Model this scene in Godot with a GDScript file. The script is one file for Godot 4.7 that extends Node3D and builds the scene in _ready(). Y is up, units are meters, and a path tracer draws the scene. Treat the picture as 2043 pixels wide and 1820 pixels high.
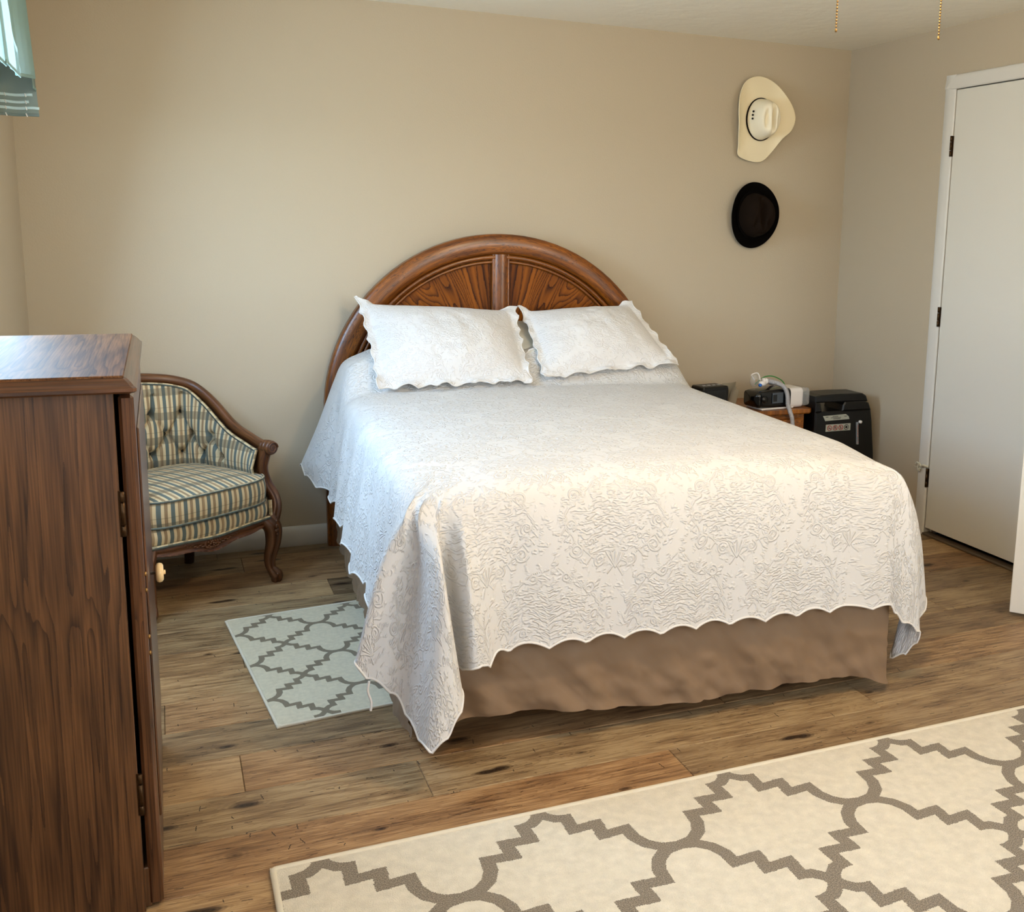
extends Node3D
# A bedroom: white matelasse bed under an oak half-round headboard, plaid armchair, dresser, two hats, doors.
# World: x right along the back wall (0 = left wall), y up, z from the back wall (0) towards the camera.

const XR := 3.861        # right wall
const CEIL := 2.384
const ZF := 5.75         # wall behind the camera
const TH := 0.0576       # turn of the bed in radians (it stands a little askew)
const BED := Vector3(1.93, 0.0, 0.10)   # head end of the bed, centre

var M := {}
var rng := RandomNumberGenerator.new()

# ------------------------------------------------------------------ naming
func numbered(called: String) -> String:
	var n := called
	var k := 1
	while has_node(NodePath(n)):
		n = "%s_%03d" % [called, k]
		k += 1
	return n

func tag(o: Node, label: String, category: String, group := "") -> Node:
	o.set_meta("label", label)
	o.set_meta("category", category)
	if group != "":
		o.set_meta("group", group)
	return o

func thing(called: String, label: String, category: String, at := Vector3.ZERO, turn := 0.0, group := "") -> Node3D:
	var o := Node3D.new()
	o.name = numbered(called)
	add_child(o)
	o.position = at
	o.rotation.y = turn
	tag(o, label, category, group)
	return o

func put(called: String, mesh: Mesh, mat: Material, parent: Node = self, label := "") -> MeshInstance3D:
	var o := MeshInstance3D.new()
	o.mesh = mesh
	o.material_override = mat
	o.name = called
	if parent == self:
		o.name = numbered(called)
	parent.add_child(o, true)
	if label != "":
		o.set_meta("label", label)
	return o

func obj(called: String, st: SurfaceTool, mat: Material, parent: Node = self, label := "") -> MeshInstance3D:
	return put(called, done(st), mat, parent, label)

func struct(called: String, st: SurfaceTool, mat: Material, label: String, category: String) -> MeshInstance3D:
	var o := obj(called, st, mat)
	o.set_meta("kind", "structure")
	tag(o, label, category)
	return o

# ------------------------------------------------------------------ shapes (all add triangles to a SurfaceTool)
func begin() -> SurfaceTool:
	var st := SurfaceTool.new()
	st.begin(Mesh.PRIMITIVE_TRIANGLES)
	return st

func done(st: SurfaceTool) -> ArrayMesh:
	st.generate_normals()
	st.index()
	return st.commit()

func vtx(st: SurfaceTool, p: Vector3, uv: Vector2) -> void:
	st.set_uv(uv)
	st.add_vertex(p)

# counter-clockwise seen from outside
func tri(st: SurfaceTool, a: Vector3, b: Vector3, c: Vector3, ua := Vector2.ZERO, ub := Vector2.ZERO, uc := Vector2.ZERO) -> void:
	vtx(st, a, ua)
	vtx(st, c, uc)
	vtx(st, b, ub)

func quad(st: SurfaceTool, a: Vector3, b: Vector3, c: Vector3, d: Vector3, ua := Vector2.ZERO, ub := Vector2.ZERO, uc := Vector2.ZERO, ud := Vector2.ZERO) -> void:
	tri(st, a, b, c, ua, ub, uc)
	tri(st, a, c, d, ua, uc, ud)

# rows of points: P[i][j]; uv U[i][j]; outside is (di x dj)
func sheet(st: SurfaceTool, P: Array, U: Array, flip := false, smooth := 0, close_i := false, close_j := false) -> void:
	st.set_smooth_group(smooth)
	var ni := P.size()
	var nj: int = P[0].size()
	for i in (ni if close_i else ni - 1):
		var i2 := (i + 1) % ni
		for j in (nj if close_j else nj - 1):
			var j2 := (j + 1) % nj
			var a: Vector3 = P[i][j]
			var b: Vector3 = P[i2][j]
			var c: Vector3 = P[i2][j2]
			var d: Vector3 = P[i][j2]
			var ua: Vector2 = U[i][j]
			var ub: Vector2 = U[i2][j]
			var uc: Vector2 = U[i2][j2]
			var ud: Vector2 = U[i][j2]
			if flip:
				quad(st, a, d, c, b, ua, ud, uc, ub)
			else:
				quad(st, a, b, c, d, ua, ub, uc, ud)

# f(s, t) -> [point, uv] with s, t in 0..1
func surf(st: SurfaceTool, ns: int, nt: int, f: Callable, flip := false, smooth := 0) -> void:
	var P := []
	var U := []
	for i in ns + 1:
		var rp := []
		var ru := []
		for j in nt + 1:
			var r: Array = f.call(float(i) / ns, float(j) / nt)
			rp.append(r[0])
			ru.append(r[1])
		P.append(rp)
		U.append(ru)
	sheet(st, P, U, flip, smooth)

# uv of a face whose normal axis is n, with the grain along axis g
func face_uv(p: Vector3, n: int, g: int) -> Vector2:
	var o := 0
	for k in 3:
		if k != n and k != g:
			o = k
			break
	if n == g:
		return Vector2(p[(n + 1) % 3], p[(n + 2) % 3])
	return Vector2(p[o], p[g])

# box with chamfered edges; g = axis the grain runs along
func box(st: SurfaceTool, c: Vector3, s: Vector3, bev := 0.002, g := 1, xf := Transform3D.IDENTITY, uvo := Vector2.ZERO) -> void:
	st.set_smooth_group(-1)
	var h := s * 0.5
	bev = minf(bev, minf(h.x, minf(h.y, h.z)) * 0.95)
	var cp := func(sx: int, sy: int, sz: int, n: int) -> Vector3:
		var q := Vector3(sx * (h.x - (0.0 if n == 0 else bev)), sy * (h.y - (0.0 if n == 1 else bev)), sz * (h.z - (0.0 if n == 2 else bev)))
		return q + c
	var emit := func(pts: Array, n: int) -> void:
		var uvs := []
		var q := []
		for p: Vector3 in pts:
			uvs.append(face_uv(p, n, g) + uvo)
			q.append(xf * p)
		var mid := Vector3.ZERO
		for p: Vector3 in pts:
			mid += p
		mid /= pts.size()
		var nn: Vector3 = (pts[1] - pts[0]).cross(pts[2] - pts[0])
		var ccw := nn.dot(mid - c) > 0.0
		for k in range(1, pts.size() - 1):
			if ccw:
				tri(st, q[0], q[k], q[k + 1], uvs[0], uvs[k], uvs[k + 1])
			else:
				tri(st, q[0], q[k + 1], q[k], uvs[0], uvs[k + 1], uvs[k])
	for sg in [-1, 1]:
		emit.call([cp.call(sg, -1, -1, 0), cp.call(sg, 1, -1, 0), cp.call(sg, 1, 1, 0), cp.call(sg, -1, 1, 0)], 0)
		emit.call([cp.call(-1, sg, -1, 1), cp.call(1, sg, -1, 1), cp.call(1, sg, 1, 1), cp.call(-1, sg, 1, 1)], 1)
		emit.call([cp.call(-1, -1, sg, 2), cp.call(1, -1, sg, 2), cp.call(1, 1, sg, 2), cp.call(-1, 1, sg, 2)], 2)
	if bev <= 0.0:
		return
	for a in [-1, 1]:
		for b in [-1, 1]:
			emit.call([cp.call(a, b, -1, 0), cp.call(a, b, 1, 0), cp.call(a, b, 1, 1), cp.call(a, b, -1, 1)], 0)
			emit.call([cp.call(a, -1, b, 0), cp.call(a, 1, b, 0), cp.call(a, 1, b, 2), cp.call(a, -1, b, 2)], 0)
			emit.call([cp.call(-1, a, b, 1), cp.call(1, a, b, 1), cp.call(1, a, b, 2), cp.call(-1, a, b, 2)], 1)
			for e in [-1, 1]:
				emit.call([cp.call(a, b, e, 0), cp.call(a, b, e, 1), cp.call(a, b, e, 2)], 0)

func boxed(c: Vector3, s: Vector3, bev := 0.002, g := 1) -> SurfaceTool:
	var st := begin()
	box(st, c, s, bev, g)
	return st

# profile points (radius, height) turned about local y
func lathe(st: SurfaceTool, prof: Array, n: int, xf := Transform3D.IDENTITY, sx := 1.0) -> void:
	var P := []
	var U := []
	for i in n + 1:
		var a := TAU * i / n
		var rp := []
		var ru := []
		var l := 0.0
		for k in prof.size():
			var p: Vector2 = prof[k]
			if k > 0:
				l += p.distance_to(prof[k - 1])
			rp.append(xf * Vector3(cos(a) * p.x * sx, p.y, sin(a) * p.x))
			ru.append(Vector2(a * 0.1, l))
		P.append(rp)
		U.append(ru)
	sheet(st, P, U, true)

# points joined by a smooth curve
func spline(pts: Array, per: int, closed := false) -> Array:
	var out := []
	var n := pts.size()
	var last := n if closed else n - 1
	for i in last:
		var p0 = pts[(i - 1 + n) % n] if closed or i > 0 else pts[0]
		var p1 = pts[i]
		var p2 = pts[(i + 1) % n]
		var p3 = pts[(i + 2) % n] if closed or i + 2 < n else pts[n - 1]
		for k in per:
			out.append(cat(p0, p1, p2, p3, float(k) / per))
	if not closed:
		out.append(pts[n - 1])
	return out

func cat(a, b, c, d, t: float):
	var t2 := t * t
	var t3 := t2 * t
	return (b * 2.0 + (c - a) * t + (a * 2.0 - b * 5.0 + c * 4.0 - d) * t2 + (b * 3.0 - a - c * 3.0 + d) * t3) * 0.5

# sweep a closed 2D outline (x = side, y = up) along a path; up is a hint; scales optional per point
func sweep(st: SurfaceTool, path: Array, outline: Array, up := Vector3.UP, closed := false, scales := [], caps := true, ups := []) -> void:
	var P := []
	var U := []
	var n := path.size()
	var l := 0.0
	var side0 := Vector3.ZERO
	for i in n:
		var a: Vector3 = path[(i - 1 + n) % n] if closed or i > 0 else path[i]
		var b: Vector3 = path[(i + 1) % n] if closed or i < n - 1 else path[i]
		var t := (b - a).normalized()
		var hint: Vector3 = ups[i] if ups.size() > i else up
		var side := t.cross(hint)
		if side.length() < 0.02:
			side = side0 if side0 != Vector3.ZERO else t.cross(Vector3(0.31, 0.2, 0.9))
		side = (side - t * side.dot(t)).normalized()
		if side0 != Vector3.ZERO and ups.is_empty() and side.dot(side0) < 0.0:
			side = -side
		side0 = side
		var u := side.cross(t).normalized()
		if i > 0:
			l += (path[i] as Vector3).distance_to(path[i - 1])
		var k: float = scales[i] if scales.size() > i else 1.0
		var rp := []
		var ru := []
		var w := 0.0
		for j in outline.size():
			var q: Vector2 = outline[j]
			if j > 0:
				w += q.distance_to(outline[j - 1])
			rp.append((path[i] as Vector3) + (side * q.x + u * q.y) * k)
			ru.append(Vector2(w, l))
		P.append(rp)
		U.append(ru)
	var area := 0.0
	for j in outline.size():
		area += (outline[j] as Vector2).cross(outline[(j + 1) % outline.size()])
	sheet(st, P, U, area < 0.0, 0, closed, true)
	if caps and not closed:
		st.set_smooth_group(-1)
		for e in [0, n - 1]:
			var mid := Vector3.ZERO
			for q: Vector3 in P[e]:
				mid += q
			mid /= outline.size()
			for j in outline.size():
				var j2 := (j + 1) % outline.size()
				if (e == 0) == (area < 0.0):
					tri(st, mid, P[e][j], P[e][j2], Vector2.ZERO, Vector2(0.01, 0), Vector2(0, 0.01))
				else:
					tri(st, mid, P[e][j2], P[e][j], Vector2.ZERO, Vector2(0.01, 0), Vector2(0, 0.01))

func ring(r: float, n: int, sx := 1.0) -> Array:
	var o := []
	for k in n:
		var a := -TAU * k / n
		o.append(Vector2(cos(a) * r * sx, sin(a) * r))
	return o

func tube(st: SurfaceTool, path: Array, r: float, n := 8, closed := false, scales := []) -> void:
	sweep(st, path, ring(r, n), Vector3(0.13, 0.97, 0.21), closed, scales)

func ball(st: SurfaceTool, c: Vector3, r: Vector3, n := 12) -> void:
	var P := []
	var U := []
	for i in n + 1:
		var a := TAU * i / n
		var rp := []
		var ru := []
		for j in n / 2 + 1:
			var b := PI * j / (n / 2) - PI / 2
			rp.append(c + Vector3(cos(a) * cos(b) * r.x, sin(b) * r.y, sin(a) * cos(b) * r.z))
			ru.append(Vector2(a * 0.1, b * 0.1))
		P.append(rp)
		U.append(ru)
	sheet(st, P, U, true)

# closed 2D outline (x, y), counter-clockwise, made solid between z0 and z1 with a rounded front edge
func slab(st: SurfaceTool, pts: Array, z0: float, z1: float, bev := 0.004, xf := Transform3D.IDENTITY) -> void:
	var poly := PackedVector2Array(pts)
	var inner := PackedVector2Array()
	var n := poly.size()
	for i in n:
		var d1 := (poly[i] - poly[(i - 1 + n) % n]).normalized()
		var d2 := (poly[(i + 1) % n] - poly[i]).normalized()
		var nn := (Vector2(-d1.y, d1.x) + Vector2(-d2.y, d2.x)).normalized()
		inner.append(poly[i] + nn * bev / maxf(0.5, nn.dot(Vector2(-d1.y, d1.x))))
	st.set_smooth_group(-1)
	for i in n:
		var j := (i + 1) % n
		var a := poly[i]
		var b := poly[j]
		quad(st, xf * Vector3(a.x, a.y, z0), xf * Vector3(b.x, b.y, z0), xf * Vector3(b.x, b.y, z1 - bev), xf * Vector3(a.x, a.y, z1 - bev), a, b, b, a)
		quad(st, xf * Vector3(a.x, a.y, z1 - bev), xf * Vector3(b.x, b.y, z1 - bev), xf * Vector3(inner[j].x, inner[j].y, z1), xf * Vector3(inner[i].x, inner[i].y, z1), a, b, b, a)
	var ids := Geometry2D.triangulate_polygon(inner)
	for k in range(0, ids.size(), 3):
		var q := [inner[ids[k]], inner[ids[k + 1]], inner[ids[k + 2]]]
		if (q[1] - q[0]).cross(q[2] - q[0]) < 0.0:
			q.reverse()
		tri(st, xf * Vector3(q[0].x, q[0].y, z1), xf * Vector3(q[1].x, q[1].y, z1), xf * Vector3(q[2].x, q[2].y, z1), q[0], q[1], q[2])
	ids = Geometry2D.triangulate_polygon(poly)
	for k in range(0, ids.size(), 3):
		var q := [poly[ids[k]], poly[ids[k + 1]], poly[ids[k + 2]]]
		if (q[1] - q[0]).cross(q[2] - q[0]) > 0.0:
			q.reverse()
		tri(st, xf * Vector3(q[0].x, q[0].y, z0), xf * Vector3(q[1].x, q[1].y, z0), xf * Vector3(q[2].x, q[2].y, z0), q[0], q[1], q[2])

func round_rect(w: float, h: float, r: float, n := 5, c := Vector2.ZERO) -> Array:
	var o := []
	for k in 4:
		var cc := Vector2([1, -1, -1, 1][k] * (w * 0.5 - r), [1, 1, -1, -1][k] * (h * 0.5 - r)) + c
		for i in n + 1:
			var a := PI * 0.5 * (k + float(i) / n)
			o.append(cc + Vector2(cos(a), sin(a)) * r)
	return o

# ------------------------------------------------------------------ noise and textures
# grey noise of w x h, stretched sx times along x and sy along y
func nz(seed_: int, freq: float, w: int, h: int, sx := 1.0, sy := 1.0, oct := 3) -> PackedByteArray:
	var f := FastNoiseLite.new()
	f.seed = seed_
	f.noise_type = FastNoiseLite.TYPE_SIMPLEX_SMOOTH
	f.frequency = freq
	f.fractal_octaves = oct
	var im := f.get_seamless_image(maxi(8, int(w / sx)), maxi(8, int(h / sy)), false, false, 0.15, true)
	im.convert(Image.FORMAT_L8)
	if im.get_width() != w or im.get_height() != h:
		im.resize(w, h, Image.INTERPOLATE_CUBIC)
	return im.get_data()

func tex8(w: int, h: int, d: PackedByteArray) -> ImageTexture:
	return ImageTexture.create_from_image(Image.create_from_data(w, h, false, Image.FORMAT_L8, d))

func tex24(w: int, h: int, d: PackedByteArray) -> ImageTexture:
	return ImageTexture.create_from_image(Image.create_from_data(w, h, false, Image.FORMAT_RGB8, d))

func mat(c: Color, rough := 0.6, o := {}) -> StandardMaterial3D:
	var m := StandardMaterial3D.new()
	m.albedo_color = c
	m.roughness = rough
	m.texture_filter = BaseMaterial3D.TEXTURE_FILTER_LINEAR_WITH_MIPMAPS_ANISOTROPIC
	if o.has("tex"):
		m.albedo_texture = o.tex
	if o.has("scale"):
		m.uv1_scale = o.scale
	if o.has("tri"):
		m.uv1_triplanar = true
		m.uv1_world_triplanar = true
	if o.has("bump"):
		m.heightmap_enabled = true
		m.heightmap_texture = o.bump
		m.heightmap_scale = o.get("depth", 0.1)
	if o.has("metal"):
		m.metallic = o.metal
	if o.has("coat"):
		m.clearcoat_enabled = true
		m.clearcoat = o.coat
		m.clearcoat_roughness = o.get("coat_rough", 0.15)
	if o.has("sheen"):
		m.rim_enabled = true
		m.rim = o.sheen
		m.rim_tint = 0.5
	if o.has("back"):
		m.backlight_enabled = true
		m.backlight = o.back
	if o.has("spec"):
		m.metallic_specular = o.spec
	if o.has("emit"):
		m.emission_enabled = true
		m.emission = o.emit
		m.emission_energy_multiplier = o.get("power", 1.0)
	if o.has("alpha"):
		m.transparency = BaseMaterial3D.TRANSPARENCY_ALPHA
		m.albedo_color.a = o.alpha
	m.cull_mode = BaseMaterial3D.CULL_DISABLED
	return m

# plain-sawn wood, the grain along y; "rings" growth rings across the width
func wood_tex(seed_: int, w: int, h: int, light: Color, dark: Color, rings: float, wander: float, pores := 0.35, stretch := 5.0, weight := 0.55) -> ImageTexture:
	var warp := nz(seed_, 0.006, w, h, 1.0, stretch, 3)
	var fine := nz(seed_ + 1, 0.09, w, h, 1.0, 16.0, 2)
	var tone := nz(seed_ + 2, 0.008, w, h, 1.0, 3.0, 2)
	var d := PackedByteArray()
	d.resize(w * h * 3)
	var ramp := PackedByteArray()
	for i in 256:
		var c := light.lerp(dark, i / 255.0)
		ramp.append_array([int(c.r * 255), int(c.g * 255), int(c.b * 255)])
	var k := 0
	for y in h:
		for x in w:
			var r := float(x) / w * 2.0 + warp[k] * wander / 255.0
			r = r * rings
			var f := r - floorf(r)
			var line := f * f * f * f
			var v := line * weight + (fine[k] - 128) * pores / 128.0 + (tone[k] - 128) * 0.0022 + 0.28
			var q := clampi(int(v * 255.0), 0, 255) * 3
			d[k * 3] = ramp[q]
			d[k * 3 + 1] = ramp[q + 1]
			d[k * 3 + 2] = ramp[q + 2]
			k += 1
	return tex24(w, h, d)

# six rustic planks one above the other, each along x
func floor_tex() -> ImageTexture:
	var w := 2048
	var h := 2048
	var slots := 6
	var sh := 341.34
	var warp := nz(11, 0.011, w, h, 7.0, 1.0, 3)
	var fine := nz(12, 0.11, w, h, 22.0, 1.0, 2)
	var mid := nz(13, 0.03, w, h, 14.0, 1.0, 3)
	var blot := nz(14, 0.006, w, h, 2.5, 1.0, 3)
	var crack := nz(15, 0.022, w, h, 12.0, 1.0, 2)
	var d := PackedByteArray()
	d.resize(w * h * 3)
	var ramp := PackedByteArray()
	var cs := [Color(0.72, 0.615, 0.475), Color(0.585, 0.475, 0.355), Color(0.41, 0.32, 0.235), Color(0.15, 0.11, 0.08)]
	for i in 256:
		var t := i / 255.0 * 3.0
		var b := mini(2, int(t))
		var c: Color = (cs[b] as Color).lerp(cs[b + 1], t - b)
		ramp.append_array([int(c.r * 255), int(c.g * 255), int(c.b * 255)])
	# knots: x, y, size
	var knots := []
	rng.seed = 77
	for s in slots:
		for n in 3:
			knots.append(Vector3(rng.randf_range(80, w - 80), s * sh + rng.randf_range(60, sh - 60), rng.randf_range(9, 26)))
	var k := 0
	for y in h:
		var s := int(y / sh)
		var base: float = [0.20, 0.29, 0.14, 0.34, 0.24, 0.30][s]
		var rings: float = [7.0, 10.0, 6.0, 8.0, 12.0, 9.0][s]
		var yy := (y - s * sh) / sh
		for x in w:
			var r := yy * rings * 0.6 + warp[k] * 0.026
			var f := r - floorf(r)
			var v := base + f * f * f * 0.20 + (fine[k] - 128) * 0.0018 + (mid[k] - 128) * 0.0019 + (blot[k] - 128) * 0.0015
			var c := absi(crack[k] - 120)
			if c < 3 and blot[k] > 132:
				v += 0.30
			var q := clampi(int(v * 255.0), 0, 255) * 3
			d[k * 3] = ramp[q]
			d[k * 3 + 1] = ramp[q + 1]
			d[k * 3 + 2] = ramp[q + 2]
			k += 1
	for kn: Vector3 in knots:
		var R := int(kn.z * 3.0)
		for y in range(maxi(0, int(kn.y) - R), mini(h, int(kn.y) + R)):
			for x in range(maxi(0, int(kn.x) - R * 3), mini(w, int(kn.x) + R * 3)):
				var e := Vector2((x - kn.x) / 1.9, y - kn.y).length() / kn.z + (warp[y * w + x] - 128) * 0.006
				if e < 2.4:
					var a := clampf(1.15 - e, 0.0, 1.0) * 0.75 + maxf(0.0, 1.0 - e / 2.4) * 0.22 * (0.5 + 0.5 * sin(e * 14.0))
					var p := (y * w + x) * 3
					d[p] = int(lerpf(d[p], 38, a))
					d[p + 1] = int(lerpf(d[p + 1], 25, a))
					d[p + 2] = int(lerpf(d[p + 2], 17, a))
	# saw marks and dents: short dark strokes
	for n in 170:
		var x0 := rng.randf_range(20, w - 60)
		var y0 := rng.randf_range(20, h - 60)
		var ang := rng.randf_range(-0.15, 0.15) if rng.randf() < 0.6 else rng.randf_range(1.2, 1.9)
		var len_ := rng.randf_range(12, 46)
		for i in int(len_ * 2):
			var px := int(x0 + cos(ang) * i * 0.5 + sin(i * 0.2) * 1.2)
			var py := int(y0 + sin(ang) * i * 0.5)
			for oy in 3:
				for ox in 2:
					var p := (clampi(py + oy, 0, h - 1) * w + clampi(px + ox, 0, w - 1)) * 3
					for ch in 3:
						d[p + ch] = int(d[p + ch] * 0.62)
	return tex24(w, h, d)

# a Moroccan trellis of grey lines on cream, one repeat
func rug_tex() -> Array:
	var q := 224
	var near := Image.create(q, q, false, Image.FORMAT_RF)
	var line := []
	for p in [[0, 0], [0.04, 0.008], [0.07, 0.035], [0.086, 0.07], [0.089, 0.11], [0.150, 0.106], [0.147, 0.157], [0.209, 0.153], [0.207, 0.207], [0.232, 0.214], [0.252, 0.234], [0.262, 0.255]]:
		line.append(Vector2(p[0] / 0.263, p[1] / 0.2545))
	for y in q:
		for x in q:
			var p := Vector2(x + 0.5, y + 0.5) / q
			var best := 9.0
			for i in line.size() - 1:
				var a: Vector2 = line[i]
				var b: Vector2 = line[i + 1]
				var t := clampf((p - a).dot(b - a) / (b - a).length_squared(), 0.0, 1.0)
				var dd := p.distance_to(a + (b - a) * t)
				if i >= 4 and i < 8:
					# stepped part: square corners
					var ax := (b - a).normalized()
					var along := absf((p - (a + b) * 0.5).dot(ax)) - (b - a).length() * 0.5
					dd = maxf(along, absf((p - (a + b) * 0.5).cross(ax)))
				best = minf(best, dd)
			near.set_pixel(x, y, Color(best, 0, 0))
	var n := 1024
	near.resize(n / 2, n / 2, Image.INTERPOLATE_CUBIC)
	var dist := near.get_data().to_float32_array()
	var pile := nz(31, 0.13, n, n, 1.0, 1.0, 2)
	var mott := nz(32, 0.012, n, n, 1.0, 1.0, 3)
	var d := PackedByteArray()
	d.resize(n * n * 3)
	var hgt := PackedByteArray()
	hgt.resize(n * n)
	var half := n / 2
	var k := 0
	for y in n:
		var fy := y if y < half else n - 1 - y
		for x in n:
			var fx := x if x < half else n - 1 - x
			# the horizontal-touch node sits at the quadrant's outer corner
			var e := dist[(half - 1 - fy) * half + (half - 1 - fx)] + (pile[k] - 128) * 0.00006
			var pl := (pile[k] - 128) / 128.0
			if e < 0.064:
				var g := 126 + pl * 52.0
				d[k * 3] = int(clampf(g * 1.05, 0, 255))
				d[k * 3 + 1] = int(clampf(g * 0.965, 0, 255))
				d[k * 3 + 2] = int(clampf(g * 0.84, 0, 255))
			else:
				var g := 222 + pl * 9.0 + (mott[k] - 128) * 0.08
				d[k * 3] = int(clampf(g * 1.0, 0, 255))
				d[k * 3 + 1] = int(clampf(g * 0.965, 0, 255))
				d[k * 3 + 2] = int(clampf(g * 0.885, 0, 255))
			hgt[k] = clampi(int(pile[k] * 0.6 + (40 if e >= 0.064 else 0)), 0, 255)
			k += 1
	return [tex24(n, n, d), tex8(n, n, hgt)]

# plaid upholstery, one repeat = 0.094 m wide, 0.1 m high
func plaid_tex() -> ImageTexture:
	var n := 512
	var weave := nz(41, 0.3, n, n, 1.0, 1.0, 1)
	var blue := Color(0.37, 0.43, 0.44)
	var cream := Color(0.84, 0.785, 0.655)
	var tan_ := Color(0.64, 0.555, 0.44)
	var dark := Color(0.30, 0.27, 0.22)
	# warp stripes: [end, colour]
	var wst := [[0.155, blue], [0.27, cream], [0.395, tan_], [0.50, cream], [0.655, blue], [0.76, cream], [0.885, tan_], [1.0, cream]]
	var fst := [[0.30, 0.0], [0.62, 0.62], [1.0, 0.0]]
	var d := PackedByteArray()
	d.resize(n * n * 3)
	var k := 0
	for y in n:
		var v := float(y) / n
		var band := 0.0
		for b in fst:
			if v < b[0]:
				band = b[1]
				break
		for x in n:
			var u := float(x) / n
			var c: Color = cream
			for s in wst:
				if u < s[0]:
					c = s[1]
					break
			if absf(u - 0.785) < 0.006 or absf(u - 0.82) < 0.005 or absf(u - 0.855) < 0.006 or absf(u - 0.30) < 0.005:
				c = dark.lerp(c, 0.35)
			if band > 0.0:
				c = c.lerp(Color(0.36, 0.34, 0.29), 0.42)
			elif v > 0.80 and v < 0.83:
				c = c.lerp(dark, 0.25)
			var g := 1.0 + (weave[k] - 128) * 0.0008 + (0.02 if (x + y) % 4 < 2 else -0.02)
			d[k * 3] = clampi(int(c.r * g * 255), 0, 255)
			d[k * 3 + 1] = clampi(int(c.g * g * 255), 0, 255)
			d[k * 3 + 2] = clampi(int(c.b * g * 255), 0, 255)
			k += 1
	return tex24(n, n, d)

# raised matelasse quilting, one repeat = 0.38 x 0.50 m with a half drop
func quilt_tex() -> ImageTexture:
	var n := 1024
	var a := nz(51, 0.030, n, n, 2.8, 1.0, 2)
	var b := nz(52, 0.012, n, n, 1.0, 1.0, 2)
	var H := PackedFloat32Array()
	H.resize(n * n)
	var k := 0
	for y in n:
		for x in n:
			# distance to the nearest medallion centre (centres at (.5,.28) and (0,.78))
			var u := float(x) / n
			var v := float(y) / n
			var du := absf(u - 0.5)
			var dv := absf(v - 0.30)
			dv = minf(dv, 1.0 - dv)
			var e1 := sqrt(du * du / 0.23 + dv * dv / 0.074)
			var du2 := minf(u, 1.0 - u)
			var dv2 := absf(v - 0.80)
			dv2 = minf(dv2, 1.0 - dv2)
			var e2 := sqrt(du2 * du2 / 0.23 + dv2 * dv2 / 0.074)
			var e := minf(e1, e2) + (b[k] - 128) * 0.0070
			var m := clampf((1.0 - e) * 2.6, 0.0, 1.0)
			var r := absf(a[k] - 128) / 128.0 * 2.1
			H[k] = 0.28 + m * (clampf(1.0 - r, 0.0, 1.0) * 0.45)
			k += 1
	# scrolls: spiral strokes of raised cord
	var stamp := func(px: float, py: float, r: float, amp: float) -> void:
		var R := int(r * 1.6) + 1
		for oy in range(-R, R + 1):
			for ox in range(-R, R + 1):
				var q := Vector2(ox, oy).length() / r
				if q < 1.5:
					var i := posmod(int(py) + oy, n) * n + posmod(int(px) + ox, n)
					H[i] = maxf(H[i], 0.28 + amp * clampf(1.0 - q * q * 0.45, 0.0, 1.0))
	for c in [Vector2(0.5, 0.30), Vector2(0.0, 0.80)]:
		for sx in [-1.0, 1.0]:
			# spirals round the medallion: [dx, dy, radius, turns, start]
			for sp in [[0.30, 0.16, 0.055, 1.4, 0.4], [0.34, 0.02, 0.045, 1.3, 2.0], [0.30, -0.14, 0.05, 1.4, 3.6], [0.12, 0.23, 0.045, 1.5, 5.0], [0.12, -0.20, 0.035, 1.2, 1.0], [0.19, 0.11, 0.03, 1.2, 2.5]]:
				var steps := 90
				for i in steps:
					var t := float(i) / steps
					var an: float = sp[4] + t * TAU * sp[3]
					var rr: float = sp[2] * (1.0 - 0.75 * t)
					stamp.call((c.x + sx * (sp[0] + cos(an) * rr)) * n, (c.y + sp[1] + sin(an) * rr * 0.76) * n, 5.2, 0.44)
			# leafy garland joining them
			for i in 120:
				var t := float(i) / 119.0
				var gx := 0.02 + 0.36 * sin(t * PI)
				stamp.call((c.x + sx * gx + 0.012 * sin(t * 40.0)) * n, (c.y + 0.27 - t * 0.54) * n, 4.5, 0.34)
				if i % 9 == 0:
					for j in 12:
						stamp.call((c.x + sx * (gx + j * 0.0035)) * n, (c.y + 0.27 - t * 0.54 + j * 0.0035) * n, 5.0, 0.34)
		# fleur under the medallion
		for f in [-0.5, -0.25, 0.0, 0.25, 0.5]:
			for i in 40:
				var t := i / 39.0
				stamp.call((c.x + f * 0.14 * (1.0 - t)) * n, (c.y + 0.19 + t * 0.085) * n, 4.8, 0.44)
	var o := PackedByteArray()
	o.resize(n * n)
	for i in n * n:
		o[i] = clampi(int(H[i] * 255.0), 0, 255)
	return tex8(n, n, o)

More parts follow.
